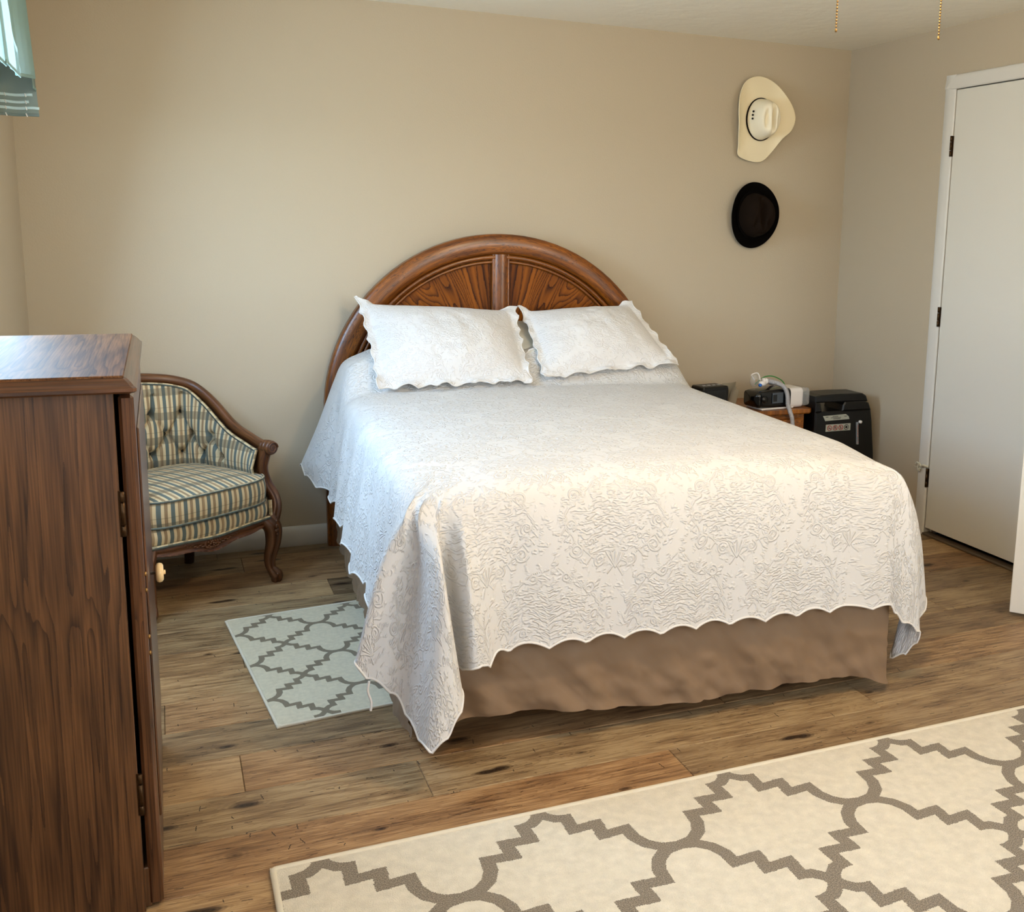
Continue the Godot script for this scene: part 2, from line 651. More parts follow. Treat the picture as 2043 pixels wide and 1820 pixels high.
# ------------------------------------------------------------------ the scene
func _ready() -> void:
	# camera: shifted lens (the photograph is a crop), solved from the room's edges
	var cam := Camera3D.new()
	cam.name = "camera"
	cam.position = Vector3(0.4886, 1.45, 4.756)
	cam.rotation_order = EULER_ORDER_YXZ
	cam.rotation = Vector3(-0.17526257, -0.41421381, 0.02106427)
	cam.projection = Camera3D.PROJECTION_FRUSTUM
	cam.near = 0.05
	cam.far = 60.0
	cam.size = 1820.0 / 2086.163 * cam.near
	cam.frustum_offset = Vector2((1021.5 - 1235.54) / 2086.163, -(910.0 - 823.247) / 2086.163) * cam.near
	add_child(cam)
	cam.current = true

	var we := WorldEnvironment.new()
	we.name = "world_environment"
	var env := Environment.new()
	env.background_mode = Environment.BG_SKY
	var sky := Sky.new()
	var sm := ProceduralSkyMaterial.new()
	sm.sky_top_color = Color(0.50, 0.66, 0.86)
	sm.sky_horizon_color = Color(0.86, 0.93, 0.96)
	sm.ground_bottom_color = Color(0.30, 0.33, 0.28)
	sm.ground_horizon_color = Color(0.66, 0.72, 0.68)
	sm.sky_energy_multiplier = 3.0
	sm.ground_energy_multiplier = 3.0
	sky.sky_material = sm
	env.sky = sky
	env.tonemap_mode = Environment.TONE_MAPPER_LINEAR
	env.tonemap_exposure = 1.03
	env.sdfgi_enabled = true
	env.ssao_enabled = true
	env.ssil_enabled = true
	we.environment = env
	add_child(we)

	# daylight coming in at the left window, and at the window behind the camera
	daylight("window_daylight", Vector3(0.03, 1.61, 1.30), Vector3(1, -0.26, 0.26), Vector2(0.92, 0.92), Color(0.77, 0.895, 1.0), 3.6)
	daylight("rear_window_daylight", Vector3(2.75, 1.45, ZF - 0.03), Vector3(-0.12, 0.20, -1), Vector2(1.5, 1.1), Color(1.0, 0.945, 0.86), 4.2)
	daylight("side_window_daylight", Vector3(0.03, 1.58, 3.85), Vector3(1, -0.2, -0.35), Vector2(0.86, 0.96), Color(0.92, 0.96, 1.0), 1.5)

	make_materials()
	room()
	bed()
	armchair()
	dresser()
	rugs()
	hats()
	bedside()
	doors()
	window_dressing()
	fan()

func daylight(called: String, at: Vector3, to: Vector3, size: Vector2, c: Color, e: float) -> void:
	var l := AreaLight3D.new()
	l.name = called
	l.area_size = size
	l.light_color = c
	l.light_energy = e
	l.area_range = 12.0
	l.area_attenuation = 2.0
	l.shadow_enabled = true
	add_child(l)
	l.look_at_from_position(at, at + to, Vector3.UP)

func make_materials() -> void:
	var plaster := tex8(512, 512, nz(5, 0.06, 512, 512, 1.0, 1.0, 3))
	var knock := tex8(512, 512, nz(6, 0.012, 512, 512, 1.0, 1.0, 4))
	var cloth := tex8(512, 512, nz(7, 0.2, 512, 512, 1.0, 1.0, 2))
	M.wall = mat(Color(0.738, 0.688, 0.600), 0.75, {tri = 1, scale = Vector3(3, 3, 3), bump = plaster, depth = 0.03, spec = 0.35})
	M.ceil = mat(Color(0.96, 0.935, 0.87), 0.9, {tri = 1, scale = Vector3(1.1, 1.1, 1.1), bump = knock, depth = 0.22, spec = 0.2})
	M.trim = mat(Color(0.86, 0.85, 0.82), 0.4)
	M.door = mat(Color(0.87, 0.86, 0.82), 0.38, {tri = 1, scale = Vector3(2, 2, 2), bump = plaster, depth = 0.012})
	var ft := floor_tex()
	M.planks = []
	for c in [Color(0.90, 0.91, 0.89), Color(0.98, 0.96, 0.91), Color(0.82, 0.82, 0.80), Color(0.93, 0.88, 0.82)]:
		M.planks.append(mat(c, 0.42, {tex = ft, spec = 0.4}))
	M.sub = mat(Color(0.10, 0.07, 0.05), 0.9)
	var walnut := wood_tex(21, 1024, 1024, Color(0.53, 0.385, 0.255), Color(0.22, 0.135, 0.08), 4.0, 0.75, 0.36, 13.0)
	M.walnut = mat(Color(0.78, 0.735, 0.68), 0.44, {tex = walnut, scale = Vector3(2.1, 0.86, 1), coat = 0.12, coat_rough = 0.35})
	M.walnut_top = mat(Color(0.90, 0.87, 0.84), 0.5, {tex = walnut, scale = Vector3(2.1, 0.86, 1), spec = 0.22})
	M.walnut_red = mat(Color(0.74, 0.66, 0.61), 0.34, {tex = walnut, scale = Vector3(4.0, 0.86, 1), coat = 0.3, coat_rough = 0.2})
	var oak := wood_tex(26, 1024, 1024, Color(0.72, 0.455, 0.155), Color(0.22, 0.095, 0.018), 11.0, 1.0, 0.20, 5.0, 0.75)
	M.oak = mat(Color(0.86, 0.79, 0.62), 0.36, {tex = oak, scale = Vector3(4.5, 1.2, 1), coat = 0.2, coat_rough = 0.2})
	M.oak_panel = mat(Color(0.82, 0.74, 0.56), 0.45, {tex = oak, scale = Vector3(1.0, 1.0, 1), spec = 0.25})
	M.stand = mat(Color(1.0, 0.98, 0.88), 0.38, {tex = oak, scale = Vector3(3.0, 1.2, 1), coat = 0.3})
	M.chair_wood = mat(Color(0.88, 0.76, 0.62), 0.42, {tex = walnut, scale = Vector3(9.0, 2.0, 1), coat = 0.25, coat_rough = 0.3})
	M.chair_dark = mat(Color(0.22, 0.13, 0.08), 0.55)
	var plaid := plaid_tex()
	M.plaid = mat(Color(0.98, 0.96, 0.92), 0.85, {tex = plaid, scale = Vector3(1 / 0.094, 1 / 0.1, 1), sheen = 0.2})
	M.plaid_gimp = mat(Color(0.98, 0.96, 0.92), 0.85, {tex = plaid, scale = Vector3(1 / 0.12, 1 / 0.06, 1)})
	M.button = mat(Color(0.18, 0.20, 0.18), 0.8)
	var quilt := quilt_tex()
	M.quilt = mat(Color(0.815, 0.81, 0.80), 0.8, {scale = Vector3(1 / 0.38, 1 / 0.50, 1), bump = quilt, depth = 0.60, sheen = 0.25})
	M.quilt_sham = mat(Color(0.85, 0.845, 0.84), 0.8, {scale = Vector3(1 / 0.34, 1 / 0.42, 1), bump = quilt, depth = 0.36, sheen = 0.25})
	M.hem = mat(Color(0.85, 0.84, 0.825), 0.8, {sheen = 0.2})
	M.sheet = mat(Color(0.84, 0.84, 0.80), 0.85, {tri = 1, scale = Vector3(6, 6, 6), bump = cloth, depth = 0.02})
	M.skirt = mat(Color(0.49, 0.40, 0.305), 0.72, {tri = 1, scale = Vector3(6, 6, 6), bump = cloth, depth = 0.02, sheen = 0.25})
	M.mattress = mat(Color(0.85, 0.84, 0.82), 0.9)
	var rt := rug_tex()
	M.rug = mat(Color(0.93, 0.93, 0.92), 0.95, {tex = rt[0], scale = Vector3(1 / 0.527, 1 / 0.507, 1), bump = rt[1], depth = 0.25, sheen = 0.3})
	M.mat_small = mat(Color(0.90, 0.89, 0.84), 0.95, {tex = rt[0], scale = Vector3(1 / 0.286, 1 / 0.285, 1), bump = rt[1], depth = 0.12, sheen = 0.3})
	M.rug_edge = mat(Color(0.84, 0.81, 0.73), 0.95, {tri = 1, scale = Vector3(9, 9, 9), bump = cloth, depth = 0.1})
	M.straw = mat(Color(0.95, 0.90, 0.77), 0.6, {tri = 1, scale = Vector3(16, 16, 16), bump = cloth, depth = 0.02})
	M.straw_white = mat(Color(0.97, 0.94, 0.85), 0.55, {tri = 1, scale = Vector3(16, 16, 16), bump = cloth, depth = 0.015})
	M.felt = mat(Color(0.030, 0.023, 0.019), 0.95, {tri = 1, scale = Vector3(14, 14, 14), bump = cloth, depth = 0.02, spec = 0.15})
	M.felt_crown = mat(Color(0.105, 0.072, 0.048), 0.9, {tri = 1, scale = Vector3(14, 14, 14), bump = cloth, depth = 0.02, spec = 0.2})
	M.black = mat(Color(0.016, 0.016, 0.018), 0.38)
	M.black_gloss = mat(Color(0.018, 0.018, 0.022), 0.12)
	M.black_matte = mat(Color(0.02, 0.018, 0.016), 0.8)
	M.white_plastic = mat(Color(0.90, 0.88, 0.86), 0.35)
	M.grey_plastic = mat(Color(0.60, 0.60, 0.60), 0.5)
	M.screen = mat(Color(0.27, 0.30, 0.33), 0.15)
	M.screen_dim = mat(Color(0.10, 0.11, 0.12), 0.2)
	M.clear = mat(Color(0.85, 0.87, 0.88), 0.1, {alpha = 0.28})
	M.hose = mat(Color(0.66, 0.65, 0.65), 0.45)
	M.blue = mat(Color(0.12, 0.40, 0.75), 0.4)
	M.green = mat(Color(0.16, 0.55, 0.22), 0.35)
	M.paper = mat(Color(0.60, 0.56, 0.47), 0.8)
	M.sign_label = mat(Color(0.66, 0.67, 0.62), 0.4)
	M.red = mat(Color(0.62, 0.12, 0.10), 0.6)
	M.ink = mat(Color(0.07, 0.07, 0.08), 0.6)
	M.brass = mat(Color(0.55, 0.42, 0.22), 0.32, {metal = 1.0})
	M.brass_dark = mat(Color(0.27, 0.20, 0.13), 0.4, {metal = 0.9})
	M.gold = mat(Color(0.60, 0.47, 0.29), 0.3, {metal = 1.0})
	M.ivory = mat(Color(0.93, 0.82, 0.62), 0.25, {coat = 0.4})
	M.steel = mat(Color(0.5, 0.5, 0.5), 0.3, {metal = 1.0})
	M.dark = mat(Color(0.012, 0.012, 0.016), 0.9)
	M.sheer = mat(Color(0.52, 0.60, 0.56), 0.9, {tri = 1, scale = Vector3(3, 18, 3), bump = cloth, depth = 0.05, back = Color(0.34, 0.38, 0.36)})
	M.sheer_pale = mat(Color(0.55, 0.67, 0.645), 0.9, {tri = 1, scale = Vector3(3, 18, 3), bump = cloth, depth = 0.05, back = Color(0.40, 0.44, 0.43)})
	M.band = mat(Color(0.46, 0.51, 0.49), 0.9, {back = Color(0.5, 0.55, 0.55)})
	M.braid = mat(Color(0.88, 0.97, 0.97), 0.8, {back = Color(1, 1, 1)})
	M.pane = mat(Color(0.92, 0.97, 0.98), 0.03, {alpha = 0.06})
	M.lamp_glass = mat(Color(1.0, 0.9, 0.78), 0.5, {emit = Color(1.0, 0.78, 0.55), power = 2.0})
	M.rope = mat(Color(0.82, 0.80, 0.72), 0.9)

# ------------------------------------------------------------------ room shell
func wall_with_hole(called: String, axis_x: float, thick: float, z0: float, z1: float, holes: Array, label: String) -> void:
	# a wall across x at axis_x, from z0 to z1, with rectangular holes [z0, z1, y0, y1] sorted in z
	var st := begin()
	var z := z0
	for hq: Array in holes:
		box(st, Vector3(axis_x, CEIL / 2, (z + hq[0]) / 2), Vector3(thick, CEIL, hq[0] - z), 0.0)
		if hq[2] > 0.001:
			box(st, Vector3(axis_x, hq[2] / 2, (hq[0] + hq[1]) / 2), Vector3(thick, hq[2], hq[1] - hq[0]), 0.0)
		box(st, Vector3(axis_x, (hq[3] + CEIL) / 2, (hq[0] + hq[1]) / 2), Vector3(thick, CEIL - hq[3], hq[1] - hq[0]), 0.0)
		z = hq[1]
	box(st, Vector3(axis_x, CEIL / 2, (z + z1) / 2), Vector3(thick, CEIL, z1 - z), 0.0)
	struct(called, st, M.wall, label, "wall")

func room() -> void:
	var st := begin()
	box(st, Vector3(XR / 2, CEIL / 2, -0.06), Vector3(XR + 0.24, CEIL, 0.12), 0.0)
	struct("wall_back", st, M.wall, "tan painted wall behind the bed and armchair", "wall")
	wall_with_hole("wall_left", -0.06, 0.12, 0.0, ZF, [[0.82, 1.78, 1.14, 2.08], [3.40, 4.30, 1.08, 2.08]], "tan left wall with the curtained window above the armchair")
	wall_with_hole("wall_right", XR + 0.06, 0.12, 0.0, ZF, [[0.826, 1.604, 0.0, 2.110], [1.72, 2.33, 0.0, 2.06]], "tan right wall with the white doors")
	st = begin()
	# wall behind the camera with a window opening
	box(st, Vector3(1.0, CEIL / 2, ZF + 0.06), Vector3(2.0, CEIL, 0.12), 0.0)
	box(st, Vector3((3.5 + XR) / 2, CEIL / 2, ZF + 0.06), Vector3(XR - 3.5, CEIL, 0.12), 0.0)
	box(st, Vector3(2.75, 0.45, ZF + 0.06), Vector3(1.5, 0.9, 0.12), 0.0)
	box(st, Vector3(2.75, (2.0 + CEIL) / 2, ZF + 0.06), Vector3(1.5, CEIL - 2.0, 0.12), 0.0)
	struct("wall_front", st, M.wall, "tan wall behind the viewer with a wide window", "wall")
	st = begin()
	box(st, Vector3(XR / 2 + 0.4, CEIL + 0.05, ZF / 2), Vector3(XR + 1.1, 0.1, ZF + 0.24), 0.0)
	struct("ceiling", st, M.ceil, "off-white lightly textured ceiling", "ceiling")
	# closet behind the ajar door
	st = begin()
	box(st, Vector3(XR + 0.62, CEIL / 2, 2.02), Vector3(0.06, CEIL, 1.0), 0.0)
	box(st, Vector3(XR + 0.36, CEIL / 2, 1.56), Vector3(0.48, CEIL, 0.06), 0.0)
	box(st, Vector3(XR + 0.36, CEIL / 2, 2.49), Vector3(0.48, CEIL, 0.06), 0.0)
	struct("wall_closet", st, M.wall, "tan inner walls of the closet behind the ajar door", "wall")
	# floor: planks on a subfloor
	st = begin()
	box(st, Vector3(XR / 2 + 0.3, -0.055, ZF / 2), Vector3(XR + 0.9, 0.09, ZF + 0.2), 0.0)
	var fl := struct("floor", st, M.sub, "brown rustic wood plank floor laid parallel to the back wall", "floor")
	rng.seed = 5
	var starts := {0: 1.739, 1: 1.066, 2: 0.623, 3: 1.30, 4: 0.436, 5: 0.10, 6: 0.68, 7: 1.25, 8: 0.30, 9: 1.057, 10: 0.15, 11: 0.75}
	var L := 1.411
	for k in range(-17, 13):
		var z1: float = 2.508 - 0.2 * k
		var z0: float = z1 - 0.2
		if z0 > ZF:
			continue
		z1 = minf(z1, ZF)
		z0 = maxf(z0, 0.0)
		if z1 <= z0 + 0.01:
			continue
		var x: float = starts.get(k, rng.randf() * L)
		x = fmod(x, L) - L
		while x < XR + 0.6:
			var a := maxf(x, 0.0)
			var b := minf(x + L, XR if absf((z0 + z1) / 2 - 2.0) > 0.5 else XR + 0.6)
			if b - a > 0.01:
				fl.add_child(plank(a, b, z0, z1, x), true)
			x += L

func plank(a: float, b: float, z0: float, z1: float, x0: float) -> MeshInstance3D:
	var st := begin()
	var slot := rng.randi() % 6
	var sh := rng.randf()
	var fl := rng.randi() % 2
	st.set_smooth_group(-1)
	var g := 0.0006
	var c := 0.0016
	var uv := func(p: Vector3) -> Vector2:
		var u := (p.x - x0) / 1.411 + sh
		var v := clampf((p.z - z0) / 0.2, 0.01, 0.99)
		if fl == 1:
			v = 1.0 - v
		return Vector2(u, (slot + v) / 6.0)
	var t := [Vector3(a + g + c, 0, z1 - g - c), Vector3(b - g - c, 0, z1 - g - c), Vector3(b - g - c, 0, z0 + g + c), Vector3(a + g + c, 0, z0 + g + c)]
	var l := [Vector3(a + g, -c, z1 - g), Vector3(b - g, -c, z1 - g), Vector3(b - g, -c, z0 + g), Vector3(a + g, -c, z0 + g)]
	var w := []
	for p: Vector3 in l:
		w.append(Vector3(p.x, -0.0101, p.z))
	quad(st, t[0], t[1], t[2], t[3], uv.call(t[0]), uv.call(t[1]), uv.call(t[2]), uv.call(t[3]))
	for i in 4:
		var j := (i + 1) % 4
		quad(st, l[i], l[j], t[j], t[i], uv.call(l[i]), uv.call(l[j]), uv.call(t[j]), uv.call(t[i]))
		quad(st, w[i], w[j], l[j], l[i], uv.call(l[i]), uv.call(l[j]), uv.call(l[j]), uv.call(l[i]))
	var o := MeshInstance3D.new()
	o.mesh = done(st)
	o.material_override = M.planks[rng.randi() % M.planks.size()]
	o.name = "plank"
	return o

func base_run(called: String, a: Vector3, b: Vector3, inward: Vector3, label: String) -> void:
	var st := begin()
	var o := [Vector2(0, 0), Vector2(0, 0.092), Vector2(0.004, 0.092), Vector2(0.010, 0.084), Vector2(0.013, 0.070), Vector2(0.013, 0.0)]
	var t := (b - a).normalized()
	var out := []
	var flip := t.cross(Vector3.UP).dot(inward) < 0.0
	for p: Vector2 in o:
		out.append(Vector2(-p.x if flip else p.x, p.y))
	if not flip:
		out.reverse()
	sweep(st, [a, b], out, Vector3.UP)
	struct(called, st, M.trim, label, "baseboard")

# ------------------------------------------------------------------ bed
func bed() -> void:
	var turn := -TH
	# frame and headboard
	var t := thing("bed", "bed with half-round oak headboard, centre stile and sunburst veneer panels above white pillows", "bed", BED, turn)
	var cy := 0.605
	var R := 0.806
	var path := []
	path.append(Vector3(-R + 0.048, 0.0, -0.03))
	path.append(Vector3(-R + 0.048, 0.3, -0.03))
	for i in 49:
		var a := PI - PI * i / 48.0
		path.append(Vector3(cos(a) * (R - 0.048), cy + sin(a) * (R - 0.048), -0.03))
	path.append(Vector3(R - 0.048, 0.3, -0.03))
	path.append(Vector3(R - 0.048, 0.0, -0.03))
	# sweep outline: x = along the hint (towards the viewer), y = outward
	var prof := []
	for k in 13:
		var a := -PI * 0.5 + PI * k / 12.0
		prof.append(Vector2(0.026 + cos(a) * 0.020, sin(a) * 0.046))
	prof.append(Vector2(-0.02, 0.046))
	prof.append(Vector2(-0.02, -0.046))
	var ups := []
	for p: Vector3 in path:
		ups.append(Vector3(p.x, maxf(0.0, p.y - cy), 0).normalized())
	var st := begin()
	sweep(st, path, prof, Vector3.UP, false, [], true, ups)
	obj("arch_rail", st, M.oak, t)
	# inner moulding steps
	st = begin()
	for q in [[0.106, 0.012, 0.010, 0.012], [0.128, 0.007, 0.006, 0.008]]:
		var mp := []
		for i in 49:
			var a := PI - PI * i / 48.0
			mp.append(Vector3(cos(a) * (R - q[0]), cy + sin(a) * (R - q[0]), -0.03 + q[3]))
		var mo := ring(q[1], 10)
		var mups := []
		for p: Vector3 in mp:
			mups.append(Vector3(p.x, p.y - cy, 0).normalized())
		sweep(st, mp, mo, Vector3.UP, false, [], true, mups)
	obj("arch_moulding", st, M.oak, t)
	# two quarter panels, grain fanning out of the foot of the stile
	for s in [-1.0, 1.0]:
		st = begin()
		var ri := R - 0.09
		surf(st, 24, 16, func(a: float, b: float) -> Array:
			var an: float = PI * 0.5 * (1.0 - a) + 0.0
			var rr := 0.02 + b * (ri - 0.02)
			var p := Vector3(s * cos(an) * rr, cy + sin(an) * rr, -0.032)
			return [p, Vector2(0.06 + a * 0.62, b * 0.27 + 0.35)], s < 0.0)
		box(st, Vector3(s * ri * 0.5, cy - 0.20, -0.037), Vector3(ri, 0.40, 0.01), 0.0)
		obj("veneer_panel", st, M.oak_panel, t)
	st = begin()
	var so := [Vector2(-0.043, -0.012), Vector2(-0.043, 0.004), Vector2(-0.036, 0.014), Vector2(-0.03, 0.010), Vector2(-0.026, 0.016), Vector2(0.026, 0.016), Vector2(0.03, 0.010), Vector2(0.036, 0.014), Vector2(0.043, 0.004), Vector2(0.043, -0.012)]
	sweep(st, [Vector3(0, 0.30, -0.022), Vector3(0, 0.8, -0.022), Vector3(0, cy + R - 0.09, -0.022)], so, Vector3(0, 0, 1))
	obj("centre_stile", st, M.oak, t)
	for s in [-1.0, 1.0]:
		obj("side_rail", boxed(Vector3(s * 0.70, 0.20, 1.02), Vector3(0.03, 0.05, 1.98), 0.004), M.black, t)
		for w in [0.35, 1.72]:
			st = begin()
			lathe(st, [Vector2(0, 0.06), Vector2(0.014, 0.06), Vector2(0.014, 0.20), Vector2(0, 0.20)], 12, Transform3D(Basis(), Vector3(s * 0.66, 0, w)))
			var leg := obj("leg", st, M.black, t)
			st = begin()
			lathe(st, [Vector2(0.006, -0.012), Vector2(0.024, -0.012), Vector2(0.028, -0.006), Vector2(0.028, 0.006), Vector2(0.024, 0.012), Vector2(0.006, 0.012)], 16, Transform3D(Basis(Vector3(0, 0, 1), PI / 2), Vector3(s * 0.66, 0.0285, w)))
			obj("caster", st, M.black_gloss, leg)
	st = begin()
	box(st, Vector3(0, 0.31, 1.05), Vector3(1.46, 0.18, 1.96), 0.02)
	obj("box_spring", st, M.mattress, t)
	st = begin()
	box(st, Vector3(0, 0.565, 1.03), Vector3(1.40, 0.31, 1.90), 0.06)
	obj("mattress", st, M.mattress, t)
	bed_skirt(turn)
	bedspread(turn)
	pillows(turn)

func bed_skirt(turn: float) -> void:
	var t := thing("bed_skirt", "taupe fabric bed skirt hanging below the white bedspread", "bed skirt", BED, turn)
	var fn := FastNoiseLite.new()
	fn.seed = 3
	fn.frequency = 1.0
	# each panel: start, end (u, w), outward
	var runs := [["left_panel", Vector2(-0.752, 0.06), Vector2(-0.752, 2.045), Vector2(-1, 0)], ["foot_panel", Vector2(-0.755, 2.05), Vector2(0.755, 2.05), Vector2(0, 1)], ["right_panel", Vector2(0.752, 2.045), Vector2(0.752, 0.06), Vector2(1, 0)]]
	for r: Array in runs:
		var st := begin()
		var a: Vector2 = r[1]
		var b: Vector2 = r[2]
		var o: Vector2 = r[3]
		var len_ := a.distance_to(b)
		surf(st, int(len_ / 0.016), 22, func(s: float, v: float) -> Array:
			var p := a.lerp(b, s)
			var x := s * len_
			var hem: float = 0.058
			if r[0] == "foot_panel":
				hem = 0.100 - 0.055 * s + 0.012 * sin(s * 9.0) - 0.022 * smoothstep(0.93, 1.0, s)
			else:
				hem = 0.052 + 0.006 * sin(x * 23.0)
			var fold := fn.get_noise_2d(x * 5.5 - v * 1.3, v * 0.9) * 0.032 * (0.25 + v)
			var crease := fn.get_noise_2d(x * 9.0 + v * 5.0 + 40.0, v * 6.0 - x * 3.0) * 0.013 * v
			if r[0] != "foot_panel":
				fold *= 0.55
				fold += 0.004 * sin(x * 38.0) * v
			var flare := 0.012 * v * v
			if r[0] == "foot_panel":
				flare += 0.018 * v * smoothstep(0.90, 1.0, s)
			var d := 0.004 + flare + fold * 0.8 + crease
			var y := lerpf(0.43, hem, v)
			return [Vector3(p.x + o.x * d, y, p.y + o.y * d), Vector2(x, y)], true)
		obj(r[0], st, M.skirt, t)

# the quilted spread: columns all round the bed, each running from the middle over the edge to the hem
func spread_top(u: float, w: float) -> float:
	var e := clampf(1.0 - pow(absf(u) / 0.80, 7.0), 0.0, 1.0)
	var dip := 1.0 - 0.22 * exp(-pow(u / 0.10, 2.0))
	var s := 1.0 - smoothstep(0.30, 0.50, w)
	var front := 0.82 + 0.18 * smoothstep(0.0, 0.14, w)
	var dc := Vector2(maxf(0.0, absf(u) - 0.50) / 0.26, maxf(0.0, w - 1.76) / 0.29)
	var sag := 0.050 * pow(dc.x * dc.y, 1.0)
	return 0.766 - sag + 0.012 * (1.0 - pow(absf(u) / 0.76, 2.0)) + 0.165 * e * dip * s * front

func bedspread(turn: float) -> void:
	var t := thing("bedspread", "white matelasse bedspread with scalloped hem draped over the bed", "bedspread", BED, turn)
	# key columns: edge (u, w), flat direction, mid (u, y, w), hem (u, y, w)
	var K := []
	var add := func(e: Vector2, d: Vector2, mid: Vector3, hem: Vector3) -> void:
		K.append([e, d.normalized(), mid, hem])
	var lf := Vector2(-1, 0)
	for q in [[0.03, -0.835, -0.915, 0.395], [0.13, -0.845, -0.905, 0.375], [0.25, -0.825, -0.868, 0.345], [0.36, -0.776, -0.80, 0.325], [0.44, -0.80, -0.832, 0.33], [0.58, -0.786, -0.800, 0.33], [0.74, -0.806, -0.838, 0.325], [0.90, -0.784, -0.80, 0.33], [1.06, -0.806, -0.843, 0.325], [1.20, -0.786, -0.806, 0.33], [1.36, -0.806, -0.845, 0.325], [1.52, -0.788, -0.81, 0.33], [1.68, -0.80, -0.83, 0.33], [1.82, -0.782, -0.79, 0.33]]:
		add.call(Vector2(-0.665, q[0]), lf, Vector3(q[1], 0.57, q[0]), Vector3(q[2], q[3], q[0]))
	add.call(Vector2(-0.665, 1.87), Vector2(-1, 0.04), Vector3(-0.79, 0.57, 1.95), Vector3(-0.83, 0.32, 1.97))
	add.call(Vector2(-0.665, 1.90), Vector2(-1, 0.12), Vector3(-0.832, 0.555, 2.03), Vector3(-0.902, 0.292, 2.035))
	add.call(Vector2(-0.665, 1.92), Vector2(-1, 0.3), Vector3(-0.786, 0.550, 2.045), Vector3(-0.858, 0.248, 2.06))
	add.call(Vector2(-0.66, 1.935), Vector2(-1, 0.5), Vector3(-0.742, 0.545, 2.045), Vector3(-0.800, 0.200, 2.075))
	add.call(Vector2(-0.655, 1.945), Vector2(-1, 0.75), Vector3(-0.732, 0.50, 2.105), Vector3(-0.770, 0.150, 2.165))
	add.call(Vector2(-0.65, 1.95), Vector2(-1, 1), Vector3(-0.722, 0.49, 2.165), Vector3(-0.742, 0.118, 2.245))
	add.call(Vector2(-0.645, 1.95), Vector2(-0.75, 1), Vector3(-0.704, 0.52, 2.195), Vector3(-0.690, 0.165, 2.250))
	add.call(Vector2(-0.635, 1.95), Vector2(-0.5, 1), Vector3(-0.686, 0.54, 2.185), Vector3(-0.648, 0.235, 2.210))
	add.call(Vector2(-0.625, 1.95), Vector2(-0.35, 1), Vector3(-0.676, 0.55, 2.070), Vector3(-0.655, 0.250, 2.072))
	add.call(Vector2(-0.615, 1.95), Vector2(-0.22, 1), Vector3(-0.646, 0.56, 2.070), Vector3(-0.628, 0.262, 2.072))
	add.call(Vector2(-0.605, 1.95), Vector2(-0.14, 1), Vector3(-0.622, 0.55, 2.142), Vector3(-0.608, 0.282, 2.156))
	add.call(Vector2(-0.59, 1.95), Vector2(-0.06, 1), Vector3(-0.592, 0.54, 2.128), Vector3(-0.566, 0.287, 2.142))
	var ft := Vector2(0, 1)
	for q in [[-0.50, 2.088, 2.092], [-0.36, 2.096, 2.102], [-0.20, 2.088, 2.090], [-0.04, 2.094, 2.100], [0.12, 2.087, 2.088], [0.28, 2.093, 2.100], [0.44, 2.087, 2.090], [0.58, 2.093, 2.098]]:
		add.call(Vector2(q[0], 1.95), ft, Vector3(q[0], 0.57, q[1]), Vector3(q[0], 0.305, q[2]))
	add.call(Vector2(0.63, 1.95), Vector2(0.06, 1), Vector3(0.70, 0.56, 2.092), Vector3(0.725, 0.292, 2.095))
	add.call(Vector2(0.64, 1.945), Vector2(0.35, 1), Vector3(0.752, 0.53, 2.092), Vector3(0.775, 0.245, 2.095))
	add.call(Vector2(0.65, 1.935), Vector2(0.7, 1), Vector3(0.816, 0.49, 2.092), Vector3(0.862, 0.180, 2.085))
	add.call(Vector2(0.66, 1.925), Vector2(1, 0.95), Vector3(0.862, 0.47, 2.055), Vector3(0.835, 0.100, 2.045))
	add.call(Vector2(0.665, 1.95), Vector2(1, 0.7), Vector3(0.866, 0.48, 2.02), Vector3(0.815, 0.090, 2.005))
	add.call(Vector2(0.665, 1.92), Vector2(1, 0.4), Vector3(0.897, 0.50, 2.0), Vector3(0.940, 0.225, 2.0))
	add.call(Vector2(0.665, 1.87), Vector2(1, 0.15), Vector3(0.890, 0.53, 1.93), Vector3(0.940, 0.28, 1.93))
	for q in [[1.72, -0.845, -0.875], [1.50, -0.82, -0.84], [1.30, -0.84, -0.87], [1.05, -0.815, -0.835], [0.80, -0.835, -0.865], [0.55, -0.815, -0.835], [0.30, -0.835, -0.87], [0.03, -0.82, -0.86]]:
		add.call(Vector2(0.665, q[0]), Vector2(1, 0), Vector3(-q[1], 0.57, q[0]), Vector3(-q[2], 0.325, q[0]))
	# refine
	var cols := []
	for i in K.size() - 1:
		var k0 = K[maxi(0, i - 1)]
		var k1 = K[i]
		var k2 = K[i + 1]
		var k3 = K[mini(K.size() - 1, i + 2)]
		var n := maxi(3, int(ceil((k1[3] as Vector3).distance_to(k2[3]) / 0.011)))
		for j in n + (1 if i == K.size() - 2 else 0):
			var s := float(j) / n
			var c := []
			c.append((k1[0] as Vector2).lerp(k2[0], s))
			c.append((k1[1] as Vector2).lerp(k2[1], s).normalized())
			c.append(cat(k0[2], k1[2], k2[2], k3[2], s))
			c.append(cat(k0[3], k1[3], k2[3], k3[3], s))
			cols.append(c)
	var P := []
	var U := []
	var hemline := []
	var flat_l := 0.0
	var last := Vector2.ZERO
	for i in cols.size():
		var e: Vector2 = cols[i][0]
		var d: Vector2 = cols[i][1]
		var mid: Vector3 = cols[i][2]
		var hem: Vector3 = cols[i][3]
		var fl := 0.53 / maxf(absf(d.x), absf(d.y))     # length on the flat cloth
		var fh := e + d * fl
		if i > 0:
			flat_l += fh.distance_to(last)
		last = fh
		# scallops: round lobes, every third one longer
		var ph := flat_l / 0.112
		var lobe := absf(sin(ph * PI))
		hem.y += (-0.009 + 0.021 * pow(lobe, 0.8)) * (1.0 if minf(absf(d.x), absf(d.y)) < 0.1 else 0.7)
